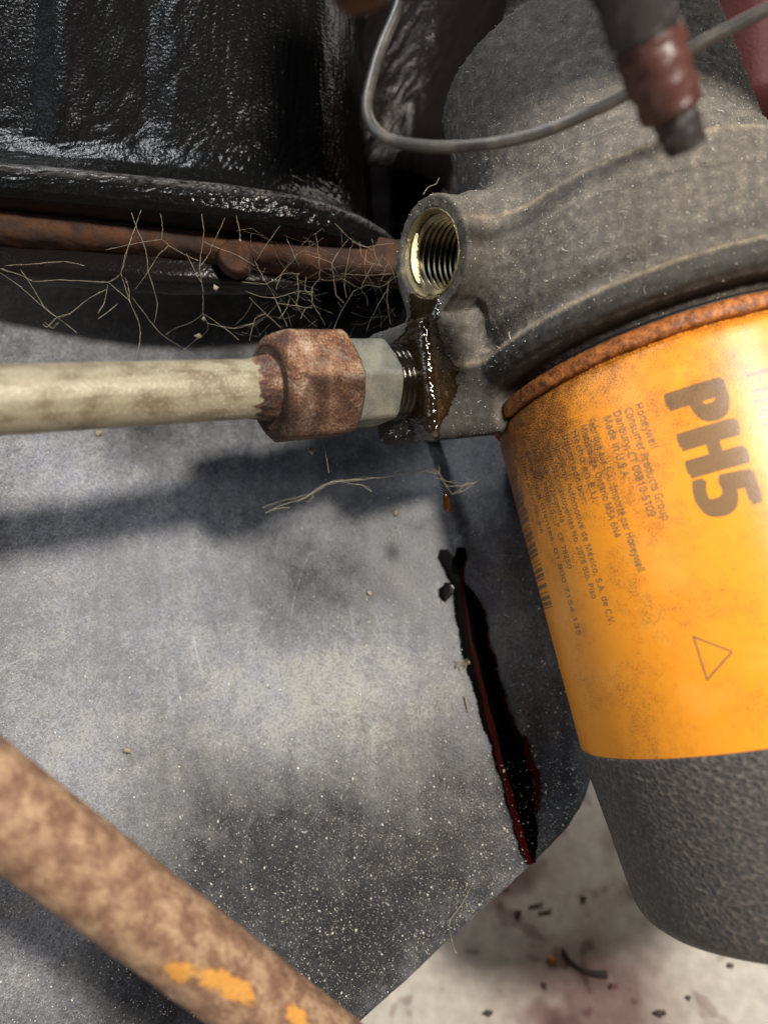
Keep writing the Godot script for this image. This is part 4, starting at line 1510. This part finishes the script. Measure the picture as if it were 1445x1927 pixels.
# ---------------------------------------------------------------- dust and debris
func debris() -> void:
	var pebble := MB.new()
	crumb(pebble, Vector3.ZERO, 1.0)
	var pm := to_mesh(pebble, M.grain, Vector3.ZERO)
	var tints := [Color(0.86, 0.85, 0.82), Color(0.66, 0.64, 0.60), Color(0.45, 0.41, 0.36), Color(0.97, 0.97, 0.97)]
	# dust grains on the panel, thickest towards its lower right
	var places := []
	var cols := []
	while places.size() < 28000:
		var px := rng.randf_range(-60, 1100)
		var py := rng.randf_range(620, 1990)
		var w := 0.09 + 0.9 * smoothstep(1150, 1650, py) * smoothstep(250, 800, px) + 0.25 * smoothstep(1000, 1300, py)
		if px > panel_right(py) - 6 or rng.randf() > w or n3.get_noise_2d(px * 0.05, py * 0.05) < rng.randf_range(-0.9, 0.1):
			continue
		var e := lerp_rows([[1030, 830, 870], [1130, 850, 905], [1290, 885, 948], [1400, 918, 990], [1500, 945, 1012], [1620, 985, 1010]], py)
		if py > 1030 and py < 1430 and px > e.x and px < e.y:
			continue
		var sz := 0.055 + 0.12 * pow(rng.randf(), 4.0) + (0.22 if rng.randf() < 0.012 else 0.0)
		var up := 0.0
		if px > e.x and px < e.y and py > 1430:
			if rng.randf() < 0.8: continue
			up = 1.0
		places.append(Transform3D(Basis.from_euler(Vector3(rng.randf() * 6, rng.randf() * 6, rng.randf() * 6)).scaled(Vector3(1, rng.randf_range(0.5, 1.6), 1) * sz), on_panel(px, py, sz * 0.3 + 0.3 + up)))
		cols.append(tints[rng.randi() % 4])
	scatter("panel_dust", "pale dust grains scattered over the grey panel", "dust", pm, places, cols, P(500, 1400, 225))
	# short fibres and grit on the head
	var hair := MB.new()
	sweep(hair, [Vector3(-3, 0, 0), Vector3(-1.2, 0.7, 0.2), Vector3(1.0, 0.6, -0.2), Vector3(3, -0.3, 0)], 0.16, 3, false)
	var hm := to_mesh(hair, M.grain, Vector3.ZERO)
	var fp := []
	var fc := []
	places = []
	cols = []
	var hb: MB = M.head_mesh
	while places.size() + fp.size() < 4800:
		var k := rng.randi() % hb.v.size()
		var h := hb.v[k]
		var nn := hb.n[k]
		if nn.dot(-h.normalized()) < 0.05 or (h - PF).length() < 11.0 or nn.dot(UPC) < rng.randf_range(-0.6, 0.5):
			continue
		h += Vector3(rng.randf_range(-0.4, 0.4), rng.randf_range(-0.4, 0.4), rng.randf_range(-0.4, 0.4))
		h -= nn * head_sdf(h)
		var ba := Basis.from_euler(Vector3(rng.randf() * 6, rng.randf() * 6, rng.randf() * 6))
		if rng.randf() < 0.05:
			fp.append(Transform3D(ba.scaled(Vector3.ONE * rng.randf_range(0.14, 0.36)), h + nn * 0.2))
			fc.append(tints[rng.randi() % 3])
		else:
			places.append(Transform3D(ba.scaled(Vector3.ONE * (0.055 + 0.11 * pow(rng.randf(), 4.0))), h + nn * 0.05))
			cols.append(tints[rng.randi() % 4])
	scatter("head_grit", "tan grit stuck to the dusty filter head", "dust", pm, places, cols, FC)
	scatter("head_fibres", "short pale fibres caught on the dusty filter head", "dust", hm, fp, fc, FC)
	# larger crumbs on the panel, one by one
	var names := ["white crumb lying on the panel below the tan tube", "pale grain on the panel left of the black oil streak", "tan fibre splinter on the panel beside the oil streak", "dusty fluff on the edge of the oil streak", "white fleck on the panel near the left edge", "brown crumb on the panel below the oil drop"]
	var spots := [[186, 815, 1.0], [694, 1117, 0.7], [878, 1322, 0.5], [868, 1250, 1.2], [240, 1412, 0.8], [744, 966, 0.7]]
	for k in spots.size():
		var at := on_panel(spots[k][0], spots[k][1], 0.8)
		var t := thing("crumb", names[k], "crumb", at, "larger crumbs on the grey panel")
		var b := MB.new()
		if k == 2:
			sweep(b, [at, on_panel(874, 1310, 1.0), on_panel(882, 1340, 1.0)], 0.22, 5)
		elif k == 3:
			for j in 14:
				var c := at + Vector3(rng.randf_range(-1.6, 1.6), rng.randf_range(-1.2, 1.2), 0.4)
				strand(b, [c, c + Vector3(rng.randf_range(-1.5, 1.5), rng.randf_range(-1.5, 1.5), 0.5)], 0.12)
		else:
			for j in 3:
				crumb(b, at + Vector3(rng.randf_range(-0.5, 0.5), rng.randf_range(-0.4, 0.4), 0) * float(spots[k][2]), spots[k][2])
		commit(b, "crumb_body", M.web, t)
	# bits on the floor
	var twig := thing("bent_twig", "thin dark curved twig lying on the floor", "twig", on_floor(1100, 1815))
	var b := MB.new()
	sweep(b, smooth_path([on_floor(1058, 1785, 1.0), on_floor(1070, 1806, 1.0), on_floor(1092, 1824, 1.2), on_floor(1118, 1833, 1.2), on_floor(1142, 1834, 1.0)], 6), func(x: float, _a: float) -> float: return 0.5 + 0.9 * x, 8)
	commit(b, "stem", mat(Color(0.17, 0.15, 0.14), 0.8), twig)
	var bits := [[1036, 1808, 2.6, Color(0.72, 0.40, 0.12), "small orange fleck on the floor beside the curved twig"], [1022, 1856, 1.8, Color(0.20, 0.12, 0.11), "dark crumb on the floor below the orange fleck"], [1152, 1856, 2.2, Color(0.32, 0.16, 0.15), "red brown crumb on the floor right of the curved twig"], [1240, 1908, 2.8, Color(0.17, 0.14, 0.13), "dark crumb on the floor near the bottom edge"], [972, 1718, 2.4, Color(0.34, 0.21, 0.17), "brown crumb on the floor below the panel's corner"], [1096, 1690, 1.9, Color(0.36, 0.30, 0.26), "grey brown speck on the floor left of the grip end"], [1373, 1818, 1.8, Color(0.34, 0.25, 0.22), "brown speck on the floor under the grip end"], [1294, 1878, 1.4, Color(0.25, 0.25, 0.24), "grey speck on the floor right of the dark shade"], [995, 1706, 2.2, Color(0.30, 0.25, 0.22), "long dark chip on the floor near the panel's corner"], [1012, 1718, 2.2, Color(0.36, 0.30, 0.26), "slim grey chip on the floor by the panel's corner"], [918, 1908, 2.2, Color(0.18, 0.17, 0.16), "dark hooked chip on the floor at the bottom edge"]]
	for s in bits:
		s[2] *= 0.72
		var at := on_floor(s[0], s[1], 0.5)
		var t := thing("floor_crumb", s[4], "crumb", at, "crumbs on the floor")
		b = MB.new()
		crumb(b, at, s[2])
		if s[0] == 995 or s[0] == 1012:
			b = MB.new()
			sweep(b, [at, at + Vector3(2.5, 0.4, 0), at + Vector3(5.5, 1.6, 0)], 0.42, 5)
		else:
			crumb(b, at + Vector3(s[2] * 0.6, s[2] * 0.2, 0), s[2] * 0.6)
		commit(b, "crumb_body", mat((s[3] as Color).lerp(Color(0.5, 0.45, 0.4), 0.25), 0.85), t)


func on_floor(px: float, py: float, up := 0.0) -> Vector3:
	var d := P(px, py, 1.0)
	var s := (EYE_HEIGHT * 1000.0 - up) / -d.dot(UPC)
	return d * s


func scatter(called: String, label: String, category: String, me: Mesh, places: Array, cols: Array, at: Vector3) -> void:
	var mm := MultiMesh.new()
	mm.transform_format = MultiMesh.TRANSFORM_3D
	mm.use_colors = true
	mm.mesh = me
	mm.instance_count = places.size()
	for k in places.size():
		var x: Transform3D = places[k]
		mm.set_instance_transform(k, Transform3D(x.basis, (x.origin - at) * 0.001))
		mm.set_instance_color(k, cols[k])
	var o := MultiMeshInstance3D.new()
	o.name = called
	o.multimesh = mm
	o.transform = BENCH * Transform3D(Basis(), at * 0.001)
	add_child(o)
	tag(o, label, category, "", "stuff")
